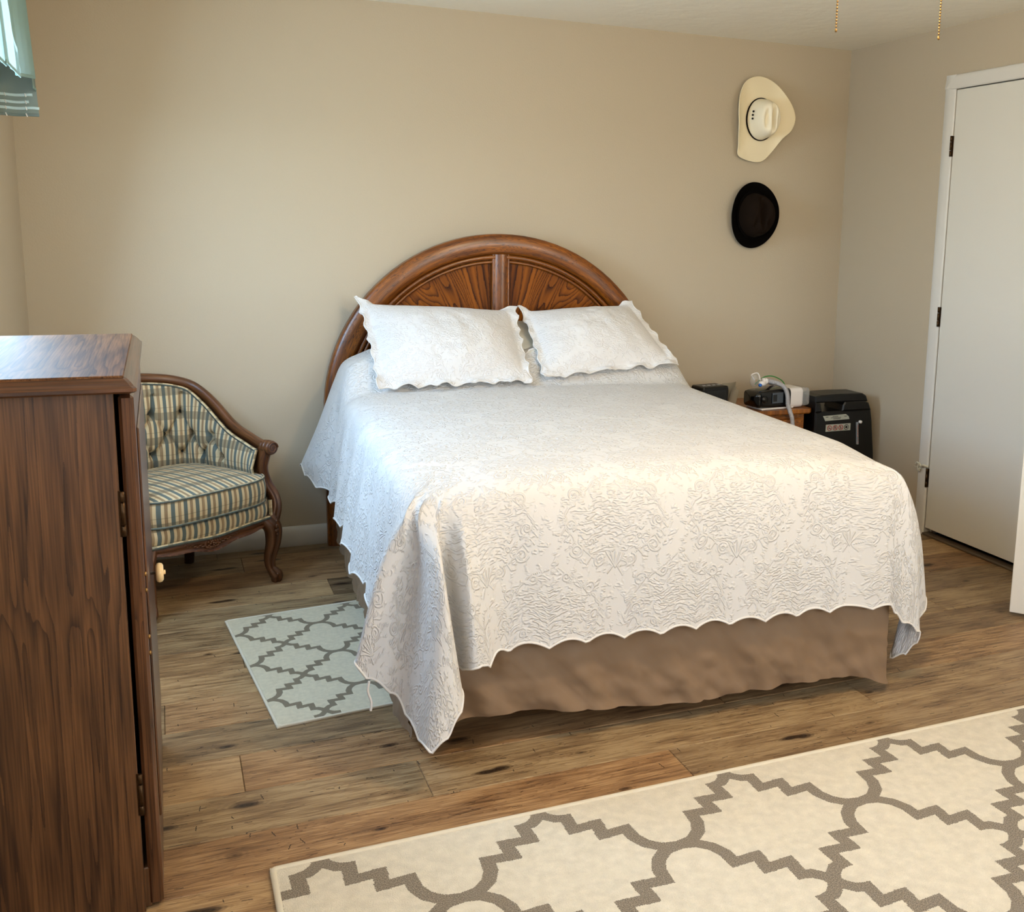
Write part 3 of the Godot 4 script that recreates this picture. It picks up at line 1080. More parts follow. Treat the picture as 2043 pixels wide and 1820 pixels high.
		var A := Vector3(e.x, spread_top(e.x, e.y), e.y)
		var outd := Vector2(mid.x - e.x, mid.z - e.y).normalized()
		var edge := Vector2(clampf(mid.x, -0.768, 0.782), clampf(mid.z, 0.03, 2.065))
		var S := Vector3(edge.x, lerpf(spread_top(clampf(edge.x, -0.74, 0.74), minf(edge.y, 2.0)), 0.764, 0.35) - 0.058, edge.y)
		var base := S.lerp(A, 0.42)
		base.y = lerpf(S.y, A.y, 0.74)
		var spine := Vector2(0.0, clampf(e.y, 0.03, 1.35))
		if absf(d.y) > 0.3 and absf(e.x) < 0.66 and e.y > 1.9:
			spine = Vector2(0.0, 1.35)
		var rp := []
		var ru := []
		for k in 15:
			var s := k / 15.0
			var q := spine.lerp(e, s)
			rp.append(Vector3(q.x, spread_top(q.x, q.y), q.y))
			ru.append(q)
		var cl := [A, base, S, mid, hem]
		var prev := A
		var run := 0.0
		var curve := spline(cl, 7)
		var total := 0.0
		for k in range(1, curve.size()):
			total += (curve[k] as Vector3).distance_to(curve[k - 1])
		for k in curve.size():
			var p: Vector3 = curve[k]
			run += p.distance_to(prev)
			prev = p
			rp.append(p)
			ru.append(e + d * fl * run / total)
		P.append(rp)
		U.append(ru)
		hemline.append(curve[curve.size() - 1])
	var st := begin()
	sheet(st, P, U, true)
	obj("cloth", st, M.quilt, t)
	st = begin()
	tube(st, hemline, 0.0034, 6)
	obj("hem_binding", st, M.hem, t)
	# loose thread loops at the left foot corner
	st = begin()
	var lp := [Vector3(-0.872, 0.262, 2.09), Vector3(-0.876, 0.235, 2.09), Vector3(-0.868, 0.205, 2.092), Vector3(-0.870, 0.180, 2.092)]
	tube(st, spline(lp, 5), 0.0035, 5, false, [])
	obj("hem_ribbon", st, M.hem, t)

# a sham between four corners: top left, top right, bottom right, bottom left (bed-local)
func sham(c: Array, seed_: int, thick: float, called: String, label: String, cat_: String, m: Material, turn: float, flange := 0.050) -> void:
	var t := thing(called, label, cat_, BED, turn, "white pillow shams" if flange > 0.03 else "")
	var fn := FastNoiseLite.new()
	fn.seed = seed_
	fn.frequency = 1.0
	var nrm: Vector3 = ((c[1] as Vector3) - c[0]).cross((c[3] as Vector3) - c[0]).normalized()
	if nrm.y < 0.0:
		nrm = -nrm
	var pos := func(s: float, v: float, side: float) -> Vector3:
		var top: Vector3 = (c[0] as Vector3).lerp(c[1], s)
		var bot: Vector3 = (c[3] as Vector3).lerp(c[2], s)
		var p := top.lerp(bot, v)
		# edges bow inwards a little between the corners
		var bs := 4.0 * s * (1.0 - s)
		var bv := 4.0 * v * (1.0 - v)
		var ctr: Vector3 = ((c[0] as Vector3) + c[1] + c[2] + c[3]) / 4.0
		p = p.lerp(ctr, 0.035 * bs * (1.0 if v < 0.5 else 0.4) * absf(2.0 * v - 1.0) + 0.03 * bv * absf(2.0 * s - 1.0))
		var ds := minf(s, 1.0 - s) / flange
		var dv := minf(v, 1.0 - v) / (flange * 1.35)
		var d := minf(ds, dv)
		if d < 1.0:
			# flange: thin, waving, hanging with gravity at the foot
			var along := s * 9.0 + v * 6.0
			var wave := sin(along * 3.1 + seed_) * 0.009 + fn.get_noise_2d(s * 9.0, v * 9.0) * 0.016
			p += nrm * (wave * (0.6 if v < 0.85 else 1.0) * (1.0 - d) + 0.004 + side * 0.002)
			if v < 0.1:
				# the upper flange folds back over the pillow
				var k := (1.0 - d) * smoothstep(0.04, 0.13, minf(s, 1.0 - s))
				p += nrm * -0.030 * k + Vector3(0, -0.012 * k, 0)
			if v > 0.9:
				p.y = maxf(p.y, spread_top(p.x, p.z) + 0.006 + side * 0.002 + (0.010 * (1.0 - d) * absf(sin(along * 2.3))))
			return p
		var a := clampf((minf(s, 1.0 - s) - flange) / (0.5 - flange), 0.0, 1.0)
		var b := clampf((minf(v, 1.0 - v) - flange * 1.35) / (0.5 - flange * 1.35), 0.0, 1.0)
		var h := pow(1.0 - pow(1.0 - a, 2.2), 0.72) * pow(1.0 - pow(1.0 - b, 2.0), 0.75)
		var wr := fn.get_noise_2d(s * 5.0, v * 3.0) * 0.009 + fn.get_noise_2d(s * 14.0, v * 8.0 + 9.0) * 0.003 * (1.0 - h * 0.4)
		var sag := 0.012 * sin(v * PI) * h
		return p + nrm * side * (thick * h + wr * h + 0.002) + Vector3(0, -sag, 0) + nrm * 0.004
	var n := 76
	var mm := 52
	var w := (c[0] as Vector3).distance_to(c[1])
	var hh := (c[0] as Vector3).distance_to(c[3])
	# scalloped rim: pull the outermost points in and out
	var rim := func(s: float, v: float) -> Vector2:
		var x := s
		var y := v
		var ed := minf(minf(s, 1.0 - s), minf(v, 1.0 - v))
		if ed < 0.02:
			var k := 1.0 - ed / 0.02
			if minf(s, 1.0 - s) <= minf(v, 1.0 - v):
				x += signf(s - 0.5) * k * (0.010 - 0.020 * absf(sin(v * hh / 0.085 * PI)))
			else:
				y += signf(v - 0.5) * k * (0.012 - 0.026 * absf(sin(s * w / 0.085 * PI)))
		return Vector2(x, y)
	var st := begin()
	for side in [1.0, -1.0]:
		surf(st, n, mm, func(s: float, v: float) -> Array:
			# finer sampling near the rim
			var s2 := 0.5 - 0.5 * cos(PI * s) * (0.86 + 0.14 * cos(PI * s) * cos(PI * s))
			var v2 := 0.5 - 0.5 * cos(PI * v) * (0.86 + 0.14 * cos(PI * v) * cos(PI * v))
			var q: Vector2 = rim.call(s2, v2)
			return [pos.call(q.x, q.y, side), Vector2(s2 * w, v2 * hh + 0.06)], side > 0.0)
	obj("cover", st, m, t)
	var edge := []
	for i in 60:
		edge.append(pos.call(rim.call(i / 60.0, 0.0).x, rim.call(i / 60.0, 0.0).y, 0.0))
	for i in 40:
		edge.append(pos.call(rim.call(1.0, i / 40.0).x, rim.call(1.0, i / 40.0).y, 0.0))
	for i in 60:
		edge.append(pos.call(rim.call(1.0 - i / 60.0, 1.0).x, rim.call(1.0 - i / 60.0, 1.0).y, 0.0))
	for i in 40:
		edge.append(pos.call(rim.call(0.0, 1.0 - i / 40.0).x, rim.call(0.0, 1.0 - i / 40.0).y, 0.0))
	st = begin()
	tube(st, edge, 0.0034, 6, true)
	obj("edge_binding", st, M.hem, t)

func pillows(turn: float) -> void:
	sham([Vector3(-0.665, 1.125, 0.096), Vector3(0.030, 1.088, 0.141), Vector3(0.012, 0.800, 0.500), Vector3(-0.635, 0.795, 0.515)], 3, 0.098, "pillow_sham", "left white pillow sham with a wavy flange, leaning on the headboard", "pillow", M.quilt_sham, turn)
	sham([Vector3(0.050, 1.082, 0.125), Vector3(0.595, 1.108, 0.115), Vector3(0.712, 0.850, 0.440), Vector3(0.062, 0.812, 0.490)], 8, 0.092, "pillow_sham", "right white pillow sham with a wavy flange, nearer the nightstand", "pillow", M.quilt_sham, turn)
	sham([Vector3(-0.22, 1.02, 0.05), Vector3(0.40, 1.02, 0.05), Vector3(0.40, 0.80, 0.34), Vector3(-0.22, 0.80, 0.34)], 5, 0.06, "bed_pillow", "plain off-white pillow showing in the gap between the two shams", "pillow", M.sheet, turn, 0.02)

# ------------------------------------------------------------------ armchair (front middle on the floor at its origin, +z forward)
func rail_at(s: float) -> Vector3:
	# crest rail from the right arm (s = -1) over the back (0) to the left arm (+1)
	var K := [Vector3(0.292, 0.556, -0.045), Vector3(0.302, 0.572, -0.12), Vector3(0.306, 0.612, -0.24), Vector3(0.304, 0.700, -0.37), Vector3(0.280, 0.757, -0.455), Vector3(0.222, 0.784, -0.505), Vector3(0.150, 0.797, -0.535), Vector3(0.075, 0.804, -0.552), Vector3(0.0, 0.806, -0.557)]
	var x := (1.0 - absf(s)) * (K.size() - 1)
	var i := mini(int(x), K.size() - 2)
	var k3: Vector3 = K[mini(i + 2, K.size() - 1)]
	if i + 2 > K.size() - 1:
		k3 = Vector3(-K[K.size() - 2].x, K[K.size() - 2].y, K[K.size() - 2].z)
	var p: Vector3 = cat(K[maxi(0, i - 1)], K[i], K[i + 1], k3, x - i)
	if s > 0.0:
		p.x = -p.x
	return p

func armchair() -> void:
	var t := thing("armchair", "plaid upholstered barrel-back armchair with carved walnut frame and tufted back", "armchair", Vector3(0.62, 0, 0.62), 0.602)
	# crest rail with two grooves
	var path := []
	var ups := []
	for i in 81:
		var s := -1.0 + 2.0 * i / 80.0
		path.append(rail_at(s))
		var o := rail_at(s)
		ups.append(Vector3(o.x * 0.25, 1.0, (o.z + 0.2) * 0.25).normalized())
	var prof := [Vector2(-0.016, -0.016), Vector2(0.018, -0.016), Vector2(0.021, -0.006), Vector2(0.013, -0.003), Vector2(0.021, 0.001), Vector2(0.019, 0.008), Vector2(0.011, 0.009), Vector2(0.011, 0.018), Vector2(0.0, 0.022), Vector2(-0.012, 0.018), Vector2(-0.016, 0.008)]
	var st := begin()
	sweep(st, path, prof, Vector3.UP, false, [], true, ups)
	obj("crest_rail", st, M.chair_wood, t)
	# arm posts with scrolls, front legs, back legs
	for s in [1.0, -1.0]:
		st = begin()
		var pp := spline([Vector3(s * 0.296, 0.25, -0.015), Vector3(s * 0.318, 0.30, -0.02), Vector3(s * 0.326, 0.345, -0.04), Vector3(s * 0.310, 0.40, -0.062), Vector3(s * 0.290, 0.46, -0.058), Vector3(s * 0.288, 0.51, -0.045), Vector3(s * 0.294, 0.545, -0.035)], 6)
		var sc := []
		for i in pp.size():
			sc.append(lerpf(1.0, 0.86, sin(PI * i / (pp.size() - 1.0))))
		sweep(st, pp, [Vector2(-0.021, -0.02), Vector2(-0.008, -0.024), Vector2(-0.004, -0.018), Vector2(0.004, -0.018), Vector2(0.008, -0.024), Vector2(0.021, -0.02), Vector2(0.021, 0.02), Vector2(-0.021, 0.02)], Vector3(0, 0, -1), false, sc)
		var post := obj("arm_post", st, M.chair_wood, t)
		# scroll: a rolled end with a spiral bead on its inner face
		st = begin()
		var sx := Transform3D(Basis(Vector3(1, 0, 0), PI / 2), Vector3(s * 0.300, 0.551, -0.024))
		lathe(st, [Vector2(0, -0.030), Vector2(0.020, -0.030), Vector2(0.028, -0.024), Vector2(0.029, -0.016), Vector2(0.0245, -0.012), Vector2(0.030, -0.007), Vector2(0.030, 0.002), Vector2(0.0245, 0.006), Vector2(0.029, 0.010), Vector2(0.029, 0.019), Vector2(0.026, 0.025), Vector2(0, 0.026)], 20, sx)
		obj("scroll", st, M.chair_wood, post)
		st = begin()
		var sp := []
		for i in 40:
			var a := i * 0.29
			var r := 0.0245 * (1.0 - i / 46.0)
			sp.append(Vector3(s * 0.300 + cos(a) * r * s, 0.551 + sin(a) * r, 0.004 - i * 0.0001))
		tube(st, sp, 0.0034, 6)
		var face := ring(0.025, 20)
		for i in 20:
			var i2 := (i + 1) % 20
			tri(st, Vector3(s * 0.300, 0.551, 0.0035), Vector3(s * 0.300 + face[i2].x, 0.551 + face[i2].y, 0.0022), Vector3(s * 0.300 + face[i].x, 0.551 + face[i].y, 0.0022))
		obj("volute", st, M.chair_wood, post)
		# cabriole front leg
		st = begin()
		var lp := spline([Vector3(s * 0.262, 0.268, -0.02), Vector3(s * 0.284, 0.225, 0.0), Vector3(s * 0.283, 0.165, 0.002), Vector3(s * 0.270, 0.105, -0.004), Vector3(s * 0.268, 0.065, 0.0), Vector3(s * 0.277, 0.040, 0.010), Vector3(s * 0.284, 0.024, 0.014), Vector3(s * 0.282, 0.0, 0.012)], 6)
		var ls := []
		for i in lp.size():
			var y: float = (lp[i] as Vector3).y
			ls.append(1.15 if y > 0.24 else (lerpf(0.62, 1.15, clampf((y - 0.07) / 0.17, 0.0, 1.0)) if y > 0.06 else lerpf(0.58, 0.82, clampf(1.0 - absf(y - 0.03) / 0.03, 0.0, 1.0))))
		sweep(st, lp, [Vector2(-0.026, -0.022), Vector2(-0.010, -0.027), Vector2(-0.006, -0.021), Vector2(0.006, -0.021), Vector2(0.010, -0.027), Vector2(0.026, -0.022), Vector2(0.027, 0.0), Vector2(0.022, 0.022), Vector2(-0.022, 0.022), Vector2(-0.027, 0.0)], Vector3(0, 0, -1), false, ls)
		ball(st, Vector3(s * 0.282, 0.034, 0.028), Vector3(0.008, 0.007, 0.006), 10)
		for q in [[0.285, 0.235, 0.027, 0.010], [0.291, 0.218, 0.026, 0.008], [0.280, 0.216, 0.027, 0.007], [0.287, 0.200, 0.025, 0.007], [0.289, 0.255, 0.022, 0.008]]:
			ball(st, Vector3(s * q[0], q[1], q[2]), Vector3(q[3] * 0.7, q[3], 0.005), 8)
		obj("front_leg", st, M.chair_wood, t)
		st = begin()
		tube(st, spline([Vector3(s * 0.215, 0.26, -0.43), Vector3(s * 0.220, 0.12, -0.445), Vector3(s * 0.232, 0.0, -0.475)], 5), 0.020, 8, false, [])
		obj("back_leg", st, M.chair_dark, t)
	# serpentine front rail, carved
	st = begin()
	surf(st, 60, 8, func(s: float, v: float) -> Array:
		var a := (s - 0.5) * 2.0
		var x := a * 0.268
		var top := 0.272 + 0.0 * a
		var bot := 0.236 - 0.032 * exp(-pow(a / 0.33, 2.0)) - 0.012 * exp(-pow((absf(a) - 0.62) / 0.25, 2.0)) + 0.006 * a * a
		var y := lerpf(top, bot, v)
		var z := -0.006 + 0.020 * (1.0 - a * a) + 0.010 * sin(PI * clampf(v * 1.5, 0, 1)) + (0.006 if v > 0.82 else 0.0)
		return [Vector3(x, y, z), Vector2(y, x)], true)
	surf(st, 40, 1, func(s: float, v: float) -> Array:
		var a := (s - 0.5) * 2.0
		var bot := 0.236 - 0.032 * exp(-pow(a / 0.33, 2.0)) - 0.012 * exp(-pow((absf(a) - 0.62) / 0.25, 2.0)) + 0.006 * a * a
		return [Vector3(a * 0.268, bot, lerpf(0.0 + 0.02 * (1 - a * a), -0.05, v)), Vector2(v * 0.05, a * 0.27)])
	var fr := obj("front_rail", st, M.chair_wood, t)
	st = begin()
	for i in 34:
		var ring_i := 0 if i < 1 else (1 if i < 7 else (2 if i < 17 else 3))
		var an := i * 2.399
		var rx: float = [0.0, 0.012, 0.022, 0.034][ring_i]
		var ry: float = [0.0, 0.009, 0.016, 0.019][ring_i]
		ball(st, Vector3(-0.012 + cos(an) * rx, 0.240 + sin(an) * ry, 0.026 - 0.002 * ring_i), Vector3(0.0062, 0.0052, 0.0055), 8)
	for s in [-1.0, 1.0]:
		for i in 8:
			var f := i / 7.0
			ball(st, Vector3(-0.012 + s * (0.045 + f * 0.075), 0.236 + f * 0.018 + 0.004 * sin(i * 2.0), 0.024 - f * 0.004), Vector3(0.010, 0.0035, 0.004) * (1.0 - 0.5 * f), 8)
	obj("carved_flower", st, M.chair_wood, fr)
	for s in [-1.0, 1.0]:
		st = begin()
		box(st, Vector3(s * 0.285, 0.285, -0.235), Vector3(0.035, 0.075, 0.40), 0.006, 2)
		obj("side_rail", st, M.chair_wood, t)
	st = begin()
	box(st, Vector3(0, 0.285, -0.45), Vector3(0.50, 0.07, 0.05), 0.006, 0)
	obj("back_rail", st, M.chair_dark, t)
	# sprung seat front with gimp below the cushion
	st = begin()
	surf(st, 40, 10, func(s: float, v: float) -> Array:
		var a := (s - 0.5) * 2.0
		var y := lerpf(0.345, 0.272 - 0.010 * exp(-pow(a / 0.4, 2.0)), v)
		var z := 0.0 + 0.020 * (1.0 - a * a) + 0.010 * sin(PI * v) - 0.02 * pow(absf(a), 14.0)
		return [Vector3(a * 0.276, y, z), Vector2(a * 0.276, y)], true)
	box(st, Vector3(0, 0.30, -0.225), Vector3(0.54, 0.075, 0.43), 0.01)
	obj("seat_deck", st, M.plaid, t)
	st = begin()
	var gp := []
	for i in 41:
		var a := (i / 20.0 - 1.0)
		gp.append(Vector3(a * 0.276, 0.273 - 0.010 * exp(-pow(a / 0.4, 2.0)), 0.006 + 0.020 * (1.0 - a * a)))
	sweep(st, gp, [Vector2(-0.006, -0.006), Vector2(0.004, -0.006), Vector2(0.004, 0.006), Vector2(-0.006, 0.006)], Vector3.UP)
	sweep(st, [Vector3(0.274, 0.273, 0.005), Vector3(0.276, 0.342, 0.002)], [Vector2(-0.006, -0.006), Vector2(0.006, -0.006), Vector2(0.006, 0.006), Vector2(-0.006, 0.006)], Vector3(0, 0, 1))
	obj("gimp_trim", st, M.plaid_gimp, t)
	# loose cushion
	var outline := func(a: float) -> Vector2:
		# rounded trapezoid, a = 0..1 round the edge
		var an := a * TAU
		var c := cos(an)
		var s2 := sin(an)
		var k := 1.0 / pow(pow(absf(c), 5.0) + pow(absf(s2), 5.0), 0.2)
		var x := c * k * 0.288
		var z := -0.215 + s2 * k * 0.245
		x *= lerpf(0.86, 1.0, clampf((z + 0.46) / 0.3, 0.0, 1.0))
		z += 0.014 * (1.0 - pow(x / 0.29, 2.0)) * clampf((z + 0.2) / 0.2, 0.0, 1.0)
		return Vector2(x, z)
	st = begin()
	surf(st, 96, 14, func(s: float, v: float) -> Array:
		var o: Vector2 = outline.call(s)
		var c := Vector2(0, -0.21)
		var q := c.lerp(o, 1.0 - v)
		var y := 0.440 + 0.028 * pow(1.0 - pow(1.0 - v, 2.2), 0.8)
		return [Vector3(q.x, y, q.y), Vector2(q.x, q.y)])
	surf(st, 96, 6, func(s: float, v: float) -> Array:
		var o: Vector2 = outline.call(s)
		var bulge := 1.0 + 0.022 * sin(PI * v)
		return [Vector3(o.x * bulge, lerpf(0.345, 0.440, v), -0.21 + (o.y + 0.21) * bulge), Vector2(o.x if absf(o.y + 0.21) > absf(o.x) * 0.75 else o.y, lerpf(0.345, 0.44, v))])
	var cu := obj("seat_cushion", st, M.plaid, t)
	st = begin()
	for y in [0.345, 0.440]:
		var wp := []
		for i in 96:
			var o: Vector2 = outline.call(i / 96.0)
			wp.append(Vector3(o.x, y, o.y))
		tube(st, wp, 0.0045, 6, true)
	obj("piping", st, M.plaid_gimp, cu)
	# tufted inside back and arms
	var btn := []
	for row in [[0.655, 0.0, 0.125], [0.565, 0.0625, 0.125], [0.485, 0.0, 0.125]]:
		for k in range(-6, 7):
			var arc: float = k * row[2] + row[1]
			if absf(arc) < 0.56 and not (row[0] > 0.6 and absf(arc) > 0.30):
				btn.append(Vector2(arc, row[0]))
	var pleats := []
	for i in btn.size():
		for j in btn.size():
			var e: Vector2 = btn[j] - btn[i]
			if e.y < -0.05 and e.y > -0.11 and absf(e.x) > 0.03 and absf(e.x) < 0.09:
				pleats.append([btn[i], e])
	for b: Vector2 in btn:
		if b.y < 0.5:
			pleats.append([b, Vector2(0.0, -0.07)])
		elif b.y > 0.62:
			pleats.append([b, Vector2(signf(b.x) * 0.015, 0.12)])
	# arc length along the rail
	var seg := []
	var total := 0.0
	for i in 161:
		var p := rail_at(-1.0 + i / 80.0)
		if i > 0:
			var o := rail_at(-1.0 + (i - 1) / 80.0)
			total += Vector2(p.x - o.x, p.z - o.z).length()
		seg.append(total)
	var arc_of := func(s: float) -> float:
		var x := (s + 1.0) * 80.0
		var i := mini(int(x), 159)
		return lerpf(seg[i], seg[i + 1], x - i) - total * 0.5
	var inner := func(s: float, v: float) -> Vector3:
		var p := rail_at(s)
		var q := rail_at(clampf(s + 0.01, -1.0, 1.0)) - rail_at(clampf(s - 0.01, -1.0, 1.0))
		var inn := Vector3(q.z, 0, -q.x).normalized()
		if inn.dot(Vector3(0, 0, -0.2) - Vector3(p.x, 0, p.z)) < 0.0:
			inn = -inn
		var y := lerpf(p.y - 0.012, 0.40, v)
		var a: float = arc_of.call(s)
		var h := 0.014 + 0.044 * pow(sin(PI * clampf(v * 0.72 + 0.10, 0.0, 1.0)), 0.7)
		var near := 9.0
		var near2 := 9.0
		for b: Vector2 in btn:
			var d := Vector2(a - b.x, (y - b.y) * 1.15).length()
			if d < near:
				near2 = near
				near = d
			elif d < near2:
				near2 = d
		h -= 0.036 * exp(-pow(near / 0.019, 2.0))
		# pleats run between neighbouring buttons
		var fold := 9.0
		if near < 0.10:
			var qq := Vector2(a, y)
			for sg: Array in pleats:
				var b0: Vector2 = sg[0]
				var e: Vector2 = sg[1]
				if absf(qq.x - b0.x) < 0.09:
					var t2 := clampf((qq - b0).dot(e) / e.length_squared(), 0.0, 1.0)
					fold = minf(fold, qq.distance_to(b0 + e * t2))
		h -= 0.014 * exp(-pow(fold / 0.0065, 2.0)) + 0.010 * exp(-fold / 0.022)
		var lean := (1.0 - v) * 0.0
		return Vector3(p.x, y, p.z) + inn * (h + lean)
	st = begin()
	surf(st, 240, 60, func(s: float, v: float) -> Array:
		var p: Vector3 = inner.call(s * 2.0 - 1.0, v)
		return [p, Vector2(arc_of.call(s * 2.0 - 1.0), p.y)], true)
	var bk := obj("tufted_back", st, M.plaid, t)
	for b: Vector2 in btn:
		var s := 0.0
		var best := 9.0
		for i in 161:
			var x: float = absf(seg[i] - total * 0.5 - b.x)
			if x < best:
				best = x
				s = -1.0 + i / 80.0
		var v := (rail_at(s).y - 0.012 - b.y) / (rail_at(s).y - 0.012 - 0.40)
		if v < 0.08 or v > 0.95:
			continue
		st = begin()
		ball(st, inner.call(s, v), Vector3(0.0075, 0.0075, 0.0075), 10)
		obj("button", st, M.button, bk)
	st = begin()
	var gt := []
	for i in 121:
		gt.append(inner.call(-1.0 + i / 60.0, 0.012))
	sweep(st, gt, [Vector2(-0.005, -0.005), Vector2(0.005, -0.005), Vector2(0.005, 0.005), Vector2(-0.005, 0.005)], Vector3.UP)
	for s in [-1.0, 1.0]:
		sweep(st, [inner.call(s, 0.0), inner.call(s, 0.5), inner.call(s, 1.0)], [Vector2(-0.005, -0.006), Vector2(0.005, -0.006), Vector2(0.005, 0.006), Vector2(-0.005, 0.006)], Vector3(0, 0, 1))
	obj("gimp", st, M.plaid_gimp, bk)
	# outside back
	st = begin()
	surf(st, 80, 4, func(s: float, v: float) -> Array:
		var p := rail_at(s * 2.0 - 1.0)
		return [Vector3(p.x * 1.02, lerpf(p.y - 0.008, 0.27, v), p.z - 0.008 if absf(p.x) < 0.26 else p.z), Vector2(s * 1.3, v * 0.4)])
	obj("outside_back", st, M.plaid, t)

# ------------------------------------------------------------------ dresser
func dresser() -> void:
	var t := thing("dresser", "dark walnut veneer cabinet in the left foreground with an ivory door knob", "cabinet", Vector3(0.0, 0, 1.762))
	var D := 0.773   # length along z
	var st := begin()
	box(st, Vector3(0.208, 0.5575, D - 0.010), Vector3(0.372, 1.115, 0.02), 0.001, 1)
	obj("side_panel", st, M.walnut, t)
	st = begin()
	box(st, Vector3(0.208, 0.5575, 0.010), Vector3(0.372, 1.115, 0.02), 0.001, 1)
	obj("side_panel", st, M.walnut, t)
	st = begin()
	box(st, Vector3(0.028, 0.5575, D * 0.5), Vector3(0.012, 1.115, D - 0.04), 0.001, 1)
	box(st, Vector3(0.205, 0.05, D * 0.5), Vector3(0.36, 0.10, D - 0.05), 0.001, 0)
	obj("carcass", st, M.dark, t)
	# top with an ogee edge
	st = begin()
	var o := [Vector2(0.0, 0.0), Vector2(0.034, 0.0), Vector2(0.040, 0.004), Vector2(0.040, 0.010), Vector2(0.035, 0.014), Vector2(0.031, 0.020), Vector2(0.024, 0.027), Vector2(0.018, 0.030), Vector2(0.0, 0.030)]
	var c0 := Vector3(0.004, 1.117, -0.004)
	var c1 := Vector3(0.402, 1.117, D + 0.004)
	var rows := []
	var uvs := []
	for q: Vector2 in o:
		var k := q.x - 0.005
		rows.append([Vector3(c0.x, 1.117 + q.y, c0.z - k), Vector3(c1.x + k - 0.006, 1.117 + q.y, c0.z - k), Vector3(c1.x + k, 1.117 + q.y, c0.z - k + 0.006), Vector3(c1.x + k, 1.117 + q.y, c1.z + k - 0.006), Vector3(c1.x + k - 0.006, 1.117 + q.y, c1.z + k), Vector3(c0.x, 1.117 + q.y, c1.z + k)])
		uvs.append([Vector2(k * 1.0, 0), Vector2(k, 0.4), Vector2(k, 0.41), Vector2(k, 1.18), Vector2(k, 1.19), Vector2(k, 1.6)])
	sheet(st, rows, uvs, true, -1)
	obj("top_moulding", st, M.walnut_red, t)
	st = begin()
	box(st, Vector3(0.209, 1.1455, D * 0.5), Vector3(0.412, 0.009, D + 0.038), 0.0015, 2)
	obj("top", st, M.walnut_top, t)
	# one wide door on the front, hinged at its near edge
	for k in 1:
		var z: float = D * 0.5
		st = begin()
		box(st, Vector3(0.4155, 0.558, z), Vector3(0.028, 1.10, D * 0.985), 0.006, 1)
		var d := obj("door", st, M.walnut_red, t)
		st = begin()
		box(st, Vector3(0.431, 0.600, z), Vector3(0.006, 0.86, D * 0.985 - 0.14), 0.003, 1)
		obj("raised_panel", st, M.walnut_red, d)
		st = begin()
		var kz := 0.452
		var kb := Transform3D(Basis(Vector3(0, 0, 1), -PI / 2), Vector3(0.428, 0.642, kz))
		lathe(st, [Vector2(0, 0), Vector2(0.009, 0.0), Vector2(0.007, 0.004), Vector2(0.0035, 0.006), Vector2(0.0035, 0.022), Vector2(0, 0.022)], 14, kb)
		var knob := obj("knob_stem", st, M.steel, d)
		st = begin()
		lathe(st, [Vector2(0, 0.017), Vector2(0.017, 0.0175), Vector2(0.0215, 0.0205), Vector2(0.023, 0.025), Vector2(0.0215, 0.0305), Vector2(0.017, 0.034), Vector2(0.0, 0.033)], 20, kb)
		lathe(st, [Vector2(0, 0.033), Vector2(0.006, 0.034), Vector2(0.005, 0.038), Vector2(0, 0.0385)], 10, kb)
		obj("knob", st, M.ivory, d, "ivory ceramic knob")
		for y in [0.872, 0.27]:
			st = begin()
			var hz := D - 0.004 if k == 0 else 0.004
			var so := 1.0 if k == 0 else -1.0
			for q in [[-0.034, 0.018], [0.0, 0.040], [0.034, 0.018]]:
				lathe(st, [Vector2(0, -0.5), Vector2(0.0052, -0.5), Vector2(0.0052, 0.5), Vector2(0, 0.5)], 10, Transform3D(Basis().scaled(Vector3(1, q[1] * 1.25, 1)), Vector3(0.3985, y + q[0], hz + so * 0.006)))
			box(st, Vector3(0.3935, y, hz + so * 0.0040), Vector3(0.005, 0.094, 0.002), 0.0005)
			obj("hinge", st, M.brass_dark, d)
		for y in [0.735, 0.70, 0.60, 0.565]:
			st = begin()
			lathe(st, [Vector2(0, 0), Vector2(0.0055, 0), Vector2(0.004, 0.0035), Vector2(0, 0.005)], 10, Transform3D(Basis(Vector3(0, 0, 1), -PI / 2), Vector3(0.4295, y, D - 0.03 if k == 0 else 0.03)))
			obj("screw", st, M.gold, d)
	# toe rail
	st = begin()
	box(st, Vector3(0.396, 0.05, D * 0.5), Vector3(0.02, 0.09, D - 0.02), 0.002, 2)
	obj("plinth", st, M.walnut, t)

# ------------------------------------------------------------------ rugs
func rug(called: String, label: String, at: Vector3, turn: float, w: float, l: float, m: Material, uv0: Vector2, th: float, border: float) -> void:
	var t := thing(called, label, "rug", at, turn)
	var st := begin()
	box(st, Vector3(w / 2, th * 0.35, l / 2), Vector3(w, th * 0.7, l), 0.001)
	obj("backing", st, M.rug_edge, t)
	st = begin()
	var fn := FastNoiseLite.new()
	fn.seed = 9
	fn.frequency = 3.0
	surf(st, 60, 60, func(s: float, v: float) -> Array:
		var x := border + s * (w - 2.0 * border)
		var z := border + v * (l - 2.0 * border)
		var e := minf(minf(s, 1.0 - s), minf(v, 1.0 - v))
		var y := th * (0.72 + 0.28 * smoothstep(0.0, 0.02, e)) + fn.get_noise_2d(x * 1.2, z * 1.2) * 0.0008
		return [Vector3(x, y, z), Vector2(x + uv0.x, z + uv0.y)], true)
	obj("pile", st, m, t)
	st = begin()
	var r := 0.008
	var pts := []
	for q: Vector2 in round_rect(w - border, l - border, 0.01, 4, Vector2(w / 2, l / 2)):
		pts.append(Vector3(q.x, th * 0.62, q.y))
	var pr := []
	for k in 10:
		var a := TAU * k / 10
		pr.append(Vector2(cos(a) * border * 0.62, sin(a) * th * 0.48))
	sweep(st, pts, pr, Vector3.UP, true)
	obj("bound_edge", st, M.rug_edge, t)

